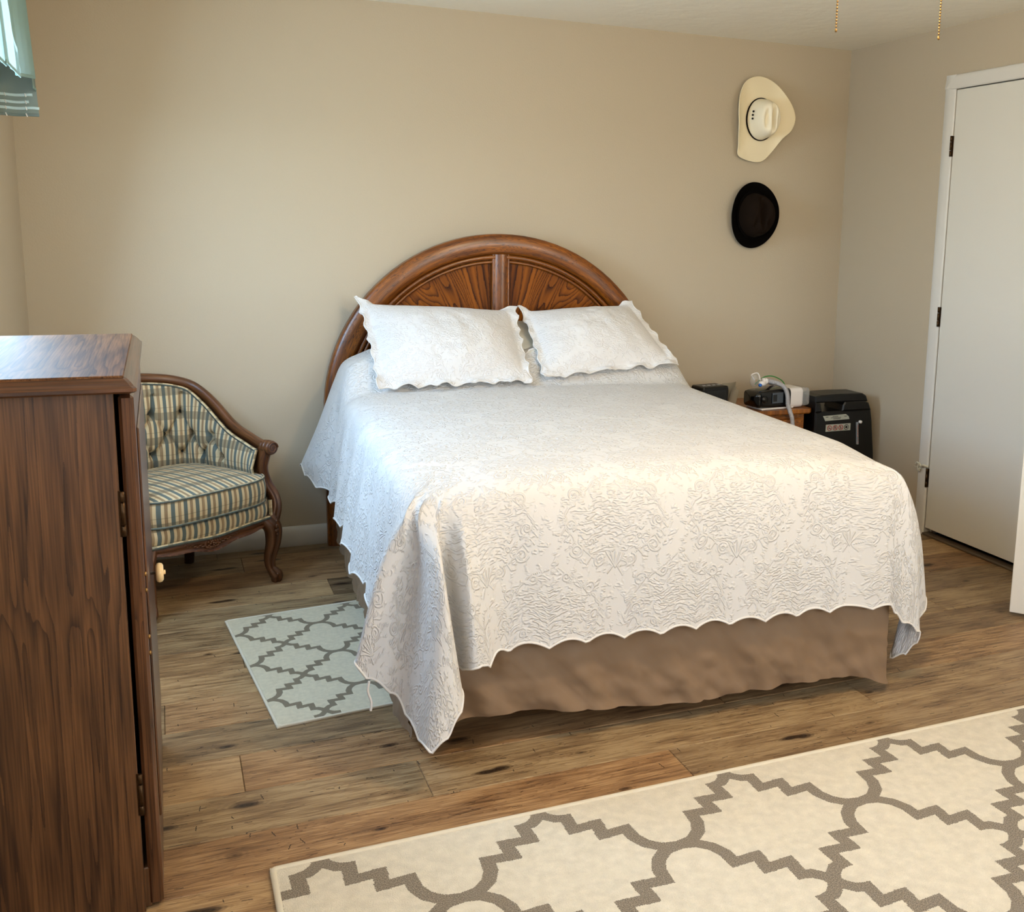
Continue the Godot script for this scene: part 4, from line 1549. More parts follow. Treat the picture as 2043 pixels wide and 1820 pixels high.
func rugs() -> void:
	rug("area_rug", "large cream rug with a grey stepped trellis pattern across the foreground floor", Vector3(0.648, 0, 2.484), 0.004, 2.72, 2.2, M.rug, Vector2(0.648 - 0.757, -0.016), 0.011, 0.012)
	rug("bedside_rug", "small cream rug with a grey trellis pattern beside the left of the bed", Vector3(0.642, 0, 0.868), 0.0985, 0.61, 0.925, M.mat_small, Vector2(-0.150, -0.028), 0.008, 0.008)

# ------------------------------------------------------------------ hats on the back wall
func hat_brim(st: SurfaceTool, outline: Array, crown: Vector2, tilt: Callable, th := 0.004) -> void:
	# outline: points round the brim (closed), in the wall plane; crown: half axes
	var o := spline(outline, 10, true)
	var n := o.size()
	for side in 2:
		var P := []
		var U := []
		for i in n + 1:
			var q: Vector2 = o[i % n]
			var an := atan2(q.y, q.x)
			var c := Vector2(cos(an) * crown.x, sin(an) * crown.y)
			var rp := []
			var ru := []
			for j in 13:
				var f := j / 12.0
				var p := c.lerp(q, f)
				rp.append(Vector3(p.x, p.y, tilt.call(an, f) - (th if side == 1 else 0.0)))
				ru.append(p)
			P.append(rp)
			U.append(ru)
		sheet(st, P, U, side == 0)
	var rim := []
	for i in n:
		var q: Vector2 = o[i]
		rim.append(Vector3(q.x, q.y, tilt.call(atan2(q.y, q.x), 1.0) - th * 0.5))
	tube(st, rim, th * 0.62, 6, true)

func hat_crown(st: SurfaceTool, a: Vector2, h: float, dent: Callable, z0: float) -> void:
	surf(st, 64, 30, func(s: float, v: float) -> Array:
		var an := s * TAU
		var r := 1.0 - pow(v, 1.0)
		# side wall rises fast, the top is rounded
		var k := 1.0 - v
		var prof := pow(1.0 - pow(k, 7.0), 0.5)
		var rr := k if v > 0.0 else 1.0
		var taper := 1.0 - 0.14 * prof
		var x := cos(an) * a.x * rr * taper
		var y := sin(an) * a.y * rr * taper
		var z: float = z0 + h * prof + dent.call(cos(an) * rr, sin(an) * rr) * smoothstep(0.0, 0.25, v)
		return [Vector3(x, y, z), Vector2(x, y)])

func hats() -> void:
	# cream cowboy hat, crown towards the room
	var t := thing("cowboy_hat", "cream straw cowboy hat with a curled brim hung high on the back wall", "hat", Vector3(3.305, 2.0, 0.0), 0.0)
	var st := begin()
	var ol := [Vector2(0.175, 0.015), Vector2(0.155, 0.085), Vector2(0.105, 0.160), Vector2(0.045, 0.200), Vector2(-0.02, 0.208), Vector2(-0.085, 0.180), Vector2(-0.130, 0.115), Vector2(-0.150, 0.030), Vector2(-0.142, -0.06), Vector2(-0.128, -0.130), Vector2(-0.120, -0.178), Vector2(-0.07, -0.198), Vector2(-0.005, -0.206), Vector2(0.038, -0.196), Vector2(0.08, -0.150), Vector2(0.120, -0.088), Vector2(0.160, -0.045)]
	hat_brim(st, ol, Vector2(0.078, 0.098), func(an: float, f: float) -> float:
		var side := pow(absf(cos(an)), 2.0)
		return 0.038 + 0.050 * side * f * f - 0.016 * (1.0 - side) * f * f, 0.004)
	obj("brim", st, M.straw, t)
	st = begin()
	hat_crown(st, Vector2(0.079, 0.102), 0.122, func(x: float, y: float) -> float:
		var crease := -0.052 * exp(-pow((x - 0.22) / 0.15, 2.0)) * clampf(1.15 - absf(y), 0.0, 1.0)
		var left := -0.030 * exp(-pow((x + 0.36) / 0.20, 2.0) - pow((y + 0.10) / 0.45, 2.0))
		var right := -0.018 * exp(-pow((x - 0.66) / 0.20, 2.0) - pow((y + 0.15) / 0.5, 2.0))
		return crease + left + right, 0.038)
	obj("crown", st, M.straw_white, t)
	st = begin()
	var band := []
	for i in 60:
		var an := TAU * i / 60
		band.append(Vector3(cos(an) * 0.0805, sin(an) * 0.1015, 0.043))
	sweep(st, band, [Vector2(-0.004, -0.0025), Vector2(0.004, -0.0025), Vector2(0.004, 0.0025), Vector2(-0.004, 0.0025)], Vector3(0, 0, 1), true)
	obj("hat_band", st, M.felt_crown, t)
	for q in [[2.82, 0.062], [3.00, 0.064], [3.18, 0.064]]:
		st = begin()
		var an: float = q[0]
		lathe(st, [Vector2(0, 0.003), Vector2(0.0050, 0.003), Vector2(0.0050, -0.003), Vector2(0.0, 0.0)], 12, Transform3D(Basis(Vector3(0, 0, 1), PI / 2), Vector3(cos(an) * 0.0765, sin(an) * 0.097, 0.062 + 0.03)))
		obj("eyelet", st, M.dark, t)
	st = begin()
	tube(st, [Vector3(0, 0.02, 0.0), Vector3(0, 0.02, 0.06)], 0.004, 8)
	obj("hook", st, M.steel, t)
	# dark felt hat
	t = thing("felt_hat", "dark brown felt fedora with a creased crown hung below the cream hat", "hat", Vector3(3.290, 1.525, 0.0), 0.0)
	st = begin()
	var d2 := []
	for i in 16:
		var an := TAU * i / 16
		var p := Vector2(cos(an) * 0.134, sin(an) * 0.168).rotated(-0.16)
		d2.append(p * (1.0 + 0.03 * cos(2.0 * an + 0.6)))
	hat_brim(st, d2, Vector2(0.088, 0.108), func(an: float, f: float) -> float:
		var side := pow(absf(cos(an)), 2.0)
		return 0.030 + 0.030 * side * f * f + 0.010 * f * maxf(0.0, sin(an)), 0.004)
	obj("brim", st, M.felt, t)
	st = begin()
	hat_crown(st, Vector2(0.092, 0.114), 0.128, func(x: float, y: float) -> float:
		var w := 0.30 * clampf(0.75 + y * 0.6, 0.25, 1.3)
		var bowl := -0.046 * exp(-pow(x / w, 2.0)) * smoothstep(-0.95, -0.2, y)
		var l := -0.026 * exp(-pow((x + 0.45) / 0.22, 2.0) - pow((y + 0.45) / 0.3, 2.0))
		var r := -0.026 * exp(-pow((x - 0.45) / 0.22, 2.0) - pow((y + 0.45) / 0.3, 2.0))
		return bowl + l + r, 0.030)
	obj("crown", st, M.felt_crown, t)
	st = begin()
	band = []
	for i in 60:
		var an := TAU * i / 60
		band.append(Vector3(cos(an) * 0.0905, sin(an) * 0.1125, 0.044))
	sweep(st, band, [Vector2(-0.011, -0.002), Vector2(0.011, -0.002), Vector2(0.011, 0.002), Vector2(-0.011, 0.002)], Vector3(0, 0, 1), true)
	obj("hat_band", st, M.felt, t)
	st = begin()
	tube(st, [Vector3(0, 0.02, 0.0), Vector3(0, 0.02, 0.05)], 0.004, 8)
	obj("hook", st, M.steel, t)

# ------------------------------------------------------------------ nightstand corner
func bedside() -> void:
	var H := 0.58
	var t := thing("nightstand", "oak nightstand with rounded top between the bed and the black machine", "nightstand", Vector3(2.87, 0, 0.045))
	var st := begin()
	var outl := []
	for q: Vector2 in round_rect(0.575, 0.39, 0.025, 5, Vector2(0.2875, 0.195)):
		outl.append(q)
	slab(st, outl, 0.0, 0.026, 0.007, Transform3D(Basis(Vector3(1, 0, 0), Vector3(0, 0, 1), Vector3(0, -1, 0)), Vector3(0, H, 0)) * Transform3D(Basis(), Vector3(0, 0, 0)))
	obj("top", st, M.stand, t)
	st = begin()
	box(st, Vector3(0.2875, 0.30, 0.190), Vector3(0.52, 0.506, 0.33), 0.003, 0)
	obj("body", st, M.stand, t)
	st = begin()
	box(st, Vector3(0.2875, 0.455, 0.361), Vector3(0.47, 0.15, 0.016), 0.004, 0)
	var dr := obj("drawer", st, M.stand, t)
	st = begin()
	ball(st, Vector3(0.2875, 0.455, 0.38), Vector3(0.013, 0.013, 0.013), 12)
	obj("knob", st, M.brass_dark, dr)
	st = begin()
	box(st, Vector3(0.2875, 0.225, 0.361), Vector3(0.47, 0.27, 0.016), 0.004, 0)
	dr = obj("door", st, M.stand, t)
	st = begin()
	ball(st, Vector3(0.10, 0.28, 0.38), Vector3(0.013, 0.013, 0.013), 12)
	obj("knob", st, M.brass_dark, dr)
	st = begin()
	box(st, Vector3(0.2875, 0.025, 0.190), Vector3(0.54, 0.05, 0.35), 0.003, 0)
	obj("plinth", st, M.stand, t)
	cpap(Vector3(3.285, H, 0.345), 0.12)
	# clock radio
	t = thing("clock_radio", "small black clock radio at the bed side of the nightstand", "clock radio", Vector3(2.935, H, 0.30), 0.15)
	st = begin()
	slab(st, round_rect(0.155, 0.115, 0.012, 4, Vector2(0, 0.0605)), -0.055, 0.045, 0.006)
	obj("case", st, M.black, t)
	st = begin()
	box(st, Vector3(0.0, 0.062, 0.0462), Vector3(0.12, 0.075, 0.002), 0.0008)
	obj("display", st, M.black_gloss, t)
	for k in 4:
		st = begin()
		box(st, Vector3(-0.045 + k * 0.03, 0.1195, 0.0), Vector3(0.018, 0.004, 0.012), 0.001)
		obj("button", st, M.grey_plastic, t)
	# folded papers behind
	t = thing("paper_stack", "loose folded papers standing behind the breathing machine", "papers", Vector3(3.075, H, 0.20), 0.35)
	for k in 4:
		st = begin()
		var w := 0.105 - k * 0.012
		surf(st, 8, 8, func(a: float, b: float) -> Array:
			return [Vector3((a - 0.5) * w, b * (0.115 - k * 0.012), 0.012 * sin(a * 3.0 + k) + b * 0.02 + k * 0.014), Vector2(a, b)])
		obj("sheet", st, M.paper, t)
	concentrator()

func cpap(at: Vector3, turn: float) -> void:
	var t := thing("breathing_machine", "white and black breathing machine with a clear water tank on the nightstand", "medical device", at, turn)
	# body: lying rounded block, black left end and screen face, white right part
	var body := func(st: SurfaceTool, x0: float, x1: float, r0: float, r1: float) -> void:
		var P := []
		var U := []
		for i in 13:
			var f := i / 12.0
			var x := lerpf(x0, x1, f)
			var k := lerpf(r0, r1, f)
			if r0 < r1:
				k = lerpf(r0, r1, pow(sin(f * PI / 2), 0.6))
			var rp := []
			var ru := []
			for q: Vector2 in round_rect(0.135 * lerpf(1.0, k, 0.5), 0.100 * k, 0.022 * k, 4, Vector2(0, 0.052)):
				rp.append(Vector3(x, q.y, q.x))
				ru.append(Vector2(x, q.y))
			P.append(rp)
			U.append(ru)
		sheet(st, P, U, true, 0, false, true)
		for e in [0, 12]:
			var c := Vector3.ZERO
			for p: Vector3 in P[e]:
				c += p
			c /= P[e].size()
			for j in P[e].size():
				var j2: int = (j + 1) % P[e].size()
				if e == 0:
					tri(st, c, P[e][j2], P[e][j])
				else:
					tri(st, c, P[e][j], P[e][j2])
	var st := begin()
	body.call(st, -0.160, 0.035, 0.72, 1.0)
	obj("front_shell", st, M.black_gloss, t, "glossy black end with the screen")
	st = begin()
	body.call(st, 0.035, 0.112, 1.005, 1.0)
	obj("housing", st, M.white_plastic, t, "white plastic housing")
	st = begin()
	box(st, Vector3(-0.04, 0.006, 0.0), Vector3(0.20, 0.010, 0.13), 0.004)
	obj("base_strip", st, M.white_plastic, t)
	st = begin()
	box(st, Vector3(-0.048, 0.060, 0.0685), Vector3(0.068, 0.052, 0.002), 0.0008)
	var sc := obj("screen", st, M.screen, t)
	st = begin()
	box(st, Vector3(-0.066, 0.060, 0.0698), Vector3(0.024, 0.034, 0.001), 0.0002)
	obj("screen_icon", st, M.screen_dim, sc)
	st = begin()
	lathe(st, [Vector2(0, 0), Vector2(0.019, 0), Vector2(0.018, 0.006), Vector2(0, 0.008)], 24, Transform3D(Basis(Vector3(1, 0, 0), PI / 2), Vector3(-0.125, 0.055, 0.062)))
	obj("dial", st, M.black, t)
	st = begin()
	body.call(st, 0.113, 0.158, 0.96, 0.90)
	obj("water_tank", st, M.clear, t, "clear plastic tank")
	# hose rises behind, arches over the top and hangs down in front
	st = begin()
	var hp := spline([Vector3(0.10, 0.06, -0.07), Vector3(0.05, 0.10, -0.09), Vector3(-0.045, 0.132, -0.02), Vector3(-0.030, 0.128, 0.035), Vector3(-0.010, 0.112, 0.066), Vector3(0.0, 0.075, 0.082), Vector3(0.004, 0.02, 0.088), Vector3(0.012, -0.05, 0.115), Vector3(0.014, -0.15, 0.115)], 14)
	var sc2 := []
	for i in hp.size():
		sc2.append(1.0 + 0.07 * sin(i * PI))
	tube(st, hp, 0.0105, 12, false, [])
	var hose := obj("hose", st, M.hose, t)
	st = begin()
	for i in range(3, hp.size() - 1, 2):
		var c: Vector3 = hp[i]
		var d: Vector3 = ((hp[i + 1] as Vector3) - hp[i - 1]).normalized()
		var s := d.cross(Vector3(0.3, 0.5, 0.8)).normalized()
		var u := s.cross(d)
		var rr := []
		for k in 12:
			rr.append(c + (s * cos(TAU * k / 12) + u * sin(TAU * k / 12)) * 0.0108)
		tube(st, rr, 0.0014, 4, true)
	obj("hose_ribs", st, M.hose, hose)
	st = begin()
	lathe(st, [Vector2(0.0, -0.022), Vector2(0.013, -0.022), Vector2(0.013, -0.012), Vector2(0.016, -0.010), Vector2(0.016, -0.003), Vector2(0.013, 0.0), Vector2(0.015, 0.004), Vector2(0.015, 0.014), Vector2(0, 0.014)], 18, Transform3D(Basis(Vector3(0, 0, 1), PI / 2 - 0.15), Vector3(-0.072, 0.134, -0.01)))
	obj("connector", st, M.white_plastic, hose)
	# face mask lying on the machine
	var m := thing("breathing_mask", "clear plastic face mask with white and blue fittings lying on the machine", "mask", at + Vector3(-0.11, 0.108, 0.0), turn)
	st = begin()
	surf(st, 24, 10, func(a: float, b: float) -> Array:
		var an := a * TAU
		var r := 0.034 * sin(b * PI * 0.5 + 0.25)
		return [Vector3(-0.012 + cos(an) * r * 0.8 - (1.0 - b) * 0.012, 0.028 + sin(an) * r * 0.95 + (1.0 - b) * 0.006, -0.020 + (1.0 - b) * 0.036), Vector2(a, b)])
	obj("cushion", st, M.clear, m)
	st = begin()
	lathe(st, [Vector2(0, -0.018), Vector2(0.012, -0.018), Vector2(0.013, 0.0), Vector2(0.011, 0.016), Vector2(0, 0.018)], 16, Transform3D(Basis(Vector3(0, 0, 1), PI / 2 - 0.1), Vector3(0.015, 0.016, 0.012)))
	obj("elbow", st, M.white_plastic, m)
	st = begin()
	lathe(st, [Vector2(0, 0), Vector2(0.0085, 0), Vector2(0.0085, 0.008), Vector2(0.006, 0.012), Vector2(0, 0.012)], 16, Transform3D(Basis(Vector3(1, 0, 0), PI / 2), Vector3(-0.010, 0.012, 0.024)))
	obj("valve_cap", st, M.blue, m, "blue valve cap")
	st = begin()
	tube(st, spline([Vector3(0.0, 0.03, -0.03), Vector3(-0.02, 0.055, -0.03), Vector3(0.01, 0.064, -0.02), Vector3(0.02, 0.03, -0.01)], 8), 0.0035, 6)
	obj("strap", st, M.white_plastic, m)
	var g := thing("oxygen_tube", "thin green tube looping behind the breathing machine", "tube", at, turn)
	st = begin()
	tube(st, spline([Vector3(-0.08, 0.11, -0.075), Vector3(-0.03, 0.138, -0.082), Vector3(0.02, 0.145, -0.085), Vector3(0.07, 0.132, -0.085), Vector3(0.115, 0.10, -0.085), Vector3(0.15, 0.02, -0.085)], 10), 0.0028, 6)
	obj("tubing", st, M.green, g)

func concentrator() -> void:
	var t := thing("oxygen_concentrator", "black medical machine with warning stickers standing in the right corner", "medical device", Vector3(3.45, 0, 0.13), 0.0)
	# outline of the face; the hand slot is a real hole
	var st := begin()
	var face := func(pts: Array, z0: float, z1: float) -> void:
		slab(st, pts, z0, z1, 0.008)
	face.call([Vector2(0.0, 0.03), Vector2(0.378, 0.03), Vector2(0.385, 0.15), Vector2(0.372, 0.33), Vector2(0.350, 0.50), Vector2(0.338, 0.562), Vector2(0.0, 0.562)], 0.0, 0.32)
	obj("body", st, M.black, t)
	st = begin()
	face = func(pts: Array, z0: float, z1: float) -> void:
		slab(st, pts, z0, z1, 0.006)
	# handle: two cheeks and a grip bar over the slot
	face.call([Vector2(0.0, 0.5605), Vector2(0.040, 0.5605), Vector2(0.030, 0.605), Vector2(0.0, 0.612)], 0.16, 0.32)
	face.call([Vector2(0.160, 0.5605), Vector2(0.338, 0.5605), Vector2(0.322, 0.595), Vector2(0.300, 0.607), Vector2(0.178, 0.607), Vector2(0.166, 0.592)], 0.16, 0.32)
	face.call([Vector2(0.0, 0.608), Vector2(0.32, 0.603), Vector2(0.308, 0.632), Vector2(0.285, 0.645), Vector2(0.16, 0.648), Vector2(0.04, 0.646), Vector2(0.0, 0.640)], 0.17, 0.315)
	obj("handle", st, M.black, t)
	for s in [0.04, 0.34]:
		for z in [0.05, 0.27]:
			st = begin()
			lathe(st, [Vector2(0, -0.012), Vector2(0.02, -0.012), Vector2(0.023, 0.0), Vector2(0.02, 0.012), Vector2(0, 0.012)], 16, Transform3D(Basis(Vector3(0, 0, 1), PI / 2), Vector3(s, 0.024, z)))
			obj("caster", st, M.black_matte, t)
	# rating plate
	st = begin()
	slab(st, [Vector2(0.060, 0.515), Vector2(0.205, 0.518), Vector2(0.200, 0.532), Vector2(0.182, 0.545), Vector2(0.045, 0.541)], 0.319, 0.3225, 0.001)
	var pl := obj("rating_plate", st, M.sign_label, t, "pale rating label")
	st = begin()
	for q in [[0.118, 0.537, 0.034], [0.122, 0.530, 0.060], [0.128, 0.524, 0.044], [0.068, 0.535, 0.016], [0.180, 0.535, 0.016]]:
		box(st, Vector3(q[0], q[1], 0.3227), Vector3(q[2], 0.0026, 0.0006), 0.0)
	obj("print_lines", st, M.ink, pl)
	# warning strip with four round pictograms
	st = begin()
	box(st, Vector3(0.140, 0.478, 0.3205), Vector3(0.150, 0.036, 0.002), 0.0008)
	var ws := obj("warning_label", st, M.sign_label, t, "white strip of round warning signs")
	for k in 4:
		st = begin()
		var c := Vector3(0.087 + k * 0.034, 0.478, 0.3222)
		var rr := []
		for i in 20:
			rr.append(c + Vector3(cos(TAU * i / 20), sin(TAU * i / 20), 0) * 0.0125)
		tube(st, rr, 0.0016, 5, true)
		if k < 3:
			tube(st, [c + Vector3(-0.009, 0.009, 0), c + Vector3(0.009, -0.009, 0)], 0.0013, 5)
		obj("prohibition_sign" if k < 3 else "instruction_sign", st, M.red if k < 3 else M.ink, ws)
		st = begin()
		if k == 0:
			tube(st, [c + Vector3(-0.007, -0.003, 0), c + Vector3(0.007, -0.003, 0)], 0.0012, 5)
		elif k == 1:
			tube(st, spline([c + Vector3(-0.004, -0.007, 0), c + Vector3(-0.005, 0.0, 0), c + Vector3(0.0, 0.008, 0), c + Vector3(0.005, 0.0, 0), c + Vector3(0.003, -0.007, 0)], 4), 0.0012, 5)
		elif k == 2:
			tube(st, [c + Vector3(0.0, -0.008, 0), c + Vector3(0.0, 0.006, 0)], 0.0014, 5)
		else:
			ball(st, c, Vector3(0.007, 0.007, 0.001), 10)
		obj("pictogram", st, M.ink, ws)
	# flow meter tube with a knob
	st = begin()
	tube(st, [Vector3(0.262, 0.385, 0.323), Vector3(0.252, 0.50, 0.323)], 0.007, 10)
	var fm := obj("flow_meter", st, M.clear, t, "clear flow meter tube")
	st = begin()
	for k in 7:
		box(st, Vector3(0.2615 - k * 0.0014, 0.395 + k * 0.015, 0.3295), Vector3(0.006, 0.0018, 0.001), 0.0)
	box(st, Vector3(0.2565, 0.455, 0.3288), Vector3(0.0022, 0.06, 0.001), 0.0)
	obj("meter_scale", st, M.red, fm)
	st = begin()
	lathe(st, [Vector2(0, 0), Vector2(0.009, 0), Vector2(0.008, 0.010), Vector2(0, 0.012)], 14, Transform3D(Basis(Vector3(1, 0, 0), PI / 2), Vector3(0.272, 0.500, 0.320)))
	obj("meter_knob", st, M.white_plastic, fm)

# ------------------------------------------------------------------ doors
func door_leaf(called: String, at: Vector3, turn: float, w: float, h: float, label: String, y0: float) -> MeshInstance3D:
	# local x = thickness, z = width from the hinge
	var st := begin()
	box(st, Vector3(0, y0 + h / 2, w / 2), Vector3(0.035, h, w), 0.002)
	var o := obj(called, st, M.door)
	o.position = at
	o.rotation.y = turn
	o.set_meta("kind", "structure")
	tag(o, label, "door")
	return o

func doors() -> void:
	# closed door: opening z 0.826..1.604
	var d := door_leaf("door_1", Vector3(XR + 0.012, 0, 0.838), 0.0, 0.760, 2.062, "closed plain white door in the right wall with three hinges", 0.036)
	for y in [1.848, 1.065, 0.285]:
		var st := begin()
		for q in [[-0.033, 0.026], [0.0, 0.036], [0.033, 0.026]]:
			lathe(st, [Vector2(0, -0.5), Vector2(0.0062, -0.5), Vector2(0.0062, 0.5), Vector2(0, 0.5)], 12, Transform3D(Basis().scaled(Vector3(1, q[1], 1)), Vector3(-0.0245, y + q[0], -0.006)))
		box(st, Vector3(-0.018, y, -0.004), Vector3(0.004, 0.092, 0.014), 0.0005)
		obj("hinge", st, M.brass_dark, d)
	var st := begin()
	lathe(st, [Vector2(0, 0.0), Vector2(0.032, 0.0), Vector2(0.030, 0.006), Vector2(0.012, 0.010), Vector2(0.011, 0.03), Vector2(0.026, 0.042), Vector2(0.028, 0.055), Vector2(0.018, 0.066), Vector2(0, 0.068)], 24, Transform3D(Basis(Vector3(0, 0, 1), PI / 2), Vector3(-0.0175, 0.95, 0.70)))
	obj("door_knob", st, M.brass, d)
	# casing
	st = begin()
	var o := [Vector2(-0.032, 0.0), Vector2(-0.032, 0.012), Vector2(-0.026, 0.017), Vector2(0.018, 0.011), Vector2(0.026, 0.010), Vector2(0.032, 0.006), Vector2(0.032, 0.0)]
	for q in [[0.768, 1.664, 2.166]]:
		for z in [q[0] + 0.032, q[1] - 0.032]:
			var k := 1.0 if z < 1.0 else -1.0
			var oo := []
			for p: Vector2 in o:
				oo.append(Vector2(p.x * k, p.y))
			sweep(st, [Vector3(XR, 0.0, z), Vector3(XR, q[2] - 0.0005, z)], oo, Vector3(-1, 0, 0))
		var oh := []
		for p: Vector2 in o:
			oh.append(Vector2(-p.x, p.y))
		sweep(st, [Vector3(XR, q[2] - 0.032, q[0]), Vector3(XR, q[2] - 0.032, q[1])], oh, Vector3(-1, 0, 0))
	# jamb and stop inside the opening
	box(st, Vector3(XR + 0.06, 1.05, 0.829), Vector3(0.118, 2.1, 0.007), 0.0005)
	box(st, Vector3(XR + 0.06, 1.05, 1.602), Vector3(0.118, 2.1, 0.005), 0.0005)
	box(st, Vector3(XR + 0.06, 2.106, 1.215), Vector3(0.118, 0.007, 0.77), 0.0005)
	box(st, Vector3(XR + 0.04, 1.05, 0.838), Vector3(0.018, 2.1, 0.012), 0.0005)
	struct("trim_1", st, M.trim, "white casing round the closed door", "door frame")
	# dark void and threshold under the door
	st = begin()
	box(st, Vector3(XR + 0.008, 0.006, 1.215), Vector3(0.05, 0.012, 0.77), 0.003, 2)
	struct("trim_2", st, mat(Color(0.36, 0.31, 0.25), 0.45), "brown threshold strip under the closed door", "threshold")
	st = begin()
	box(st, Vector3(XR + 0.14, 1.06, 1.215), Vector3(0.03, 2.2, 0.9), 0.0)
	struct("trim_3", st, M.dark, "unlit space behind the closed door", "backing")
	# ajar door whose edge shows at the right of the view
	d = door_leaf("door_2", Vector3(XR - 0.02, 0, 2.303), PI + 0.69, 0.615, 2.02, "white closet door standing ajar at the right edge", 0.016)
	st = begin()
	lathe(st, [Vector2(0, 0.0), Vector2(0.028, 0.0), Vector2(0.012, 0.008), Vector2(0.011, 0.03), Vector2(0.026, 0.042), Vector2(0.018, 0.062), Vector2(0, 0.064)], 20, Transform3D(Basis(Vector3(0, 0, 1), -PI / 2), Vector3(0.0175, 0.95, 0.555)))
	obj("door_knob", st, M.brass, d)
	st = begin()
	for z in [1.690, 2.362]:
		box(st, Vector3(XR - 0.007, 1.04, z), Vector3(0.014, 2.09, 0.056), 0.003)
	box(st, Vector3(XR - 0.007, 2.10, 2.026), Vector3(0.014, 0.06, 0.73), 0.003)
	struct("trim_4", st, M.trim, "white casing round the ajar closet door", "door frame")
	# frayed cord tied to the lowest hinge
	var t := thing("frayed_cord", "frayed off-white cord tied round the lowest hinge of the closed door", "cord", Vector3(XR, 0.335, 0.815))
	st = begin()
	tube(st, spline([Vector3(-0.012, 0.004, 0.022), Vector3(-0.030, 0.012, 0.006), Vector3(-0.026, 0.0, -0.012), Vector3(-0.022, 0.010, -0.030), Vector3(-0.020, -0.012, -0.040), Vector3(-0.022, -0.024, -0.028), Vector3(-0.026, -0.008, -0.018)], 6), 0.0055, 7)
	tube(st, spline([Vector3(-0.022, 0.008, -0.030), Vector3(-0.020, 0.014, -0.050), Vector3(-0.019, 0.004, -0.062)], 5), 0.004, 6)
	tube(st, spline([Vector3(-0.022, -0.002, -0.034), Vector3(-0.020, -0.010, -0.055), Vector3(-0.019, -0.006, -0.072)], 5), 0.0022, 5)
	obj("knot", st, M.rope, t)
	base_run("baseboard_back", Vector3(0.0, 0, 0), Vector3(XR, 0, 0), Vector3(0, 0, 1), "white baseboard along the back wall")
	base_run("baseboard_left", Vector3(0, 0, 0), Vector3(0, 0, ZF), Vector3(1, 0, 0), "white baseboard along the left wall")
	base_run("baseboard_right", Vector3(XR, 0, 0), Vector3(XR, 0, 0.768), Vector3(-1, 0, 0), "white baseboard along the right wall beside the closed door")

# ------------------------------------------------------------------ windows and valance
func window_frame(called: String, c: Vector3, w: float, h: float, along_z: bool, label: String) -> void:
	# a sash window of two lights filling an opening centred at c
	var xf := Transform3D(Basis(Vector3(0, 1, 0), PI / 2 if along_z else 0.0), c)
	var st := begin()
	for s in [-1, 1]:
		box(st, Vector3(s * (w / 2 - 0.02), 0, 0), Vector3(0.04, h, 0.07), 0.003, 1, xf)
		box(st, Vector3(0, s * (h / 2 - 0.02), 0), Vector3(w - 0.08, 0.04, 0.07), 0.003, 0, xf)
	var o := struct(called, st, M.trim, label, "window")
	st = begin()
	box(st, Vector3(0, 0, 0), Vector3(w - 0.08, 0.035, 0.05), 0.003, 0, xf)
	obj("meeting_rail", st, M.trim, o)
	for s in [-1, 1]:
		st = begin()
		box(st, Vector3(0, s * (h / 4 - 0.012), 0.0), Vector3(w - 0.082, h / 2 - 0.045, 0.004), 0.0, 0, xf)
		obj("pane", st, M.pane, o)

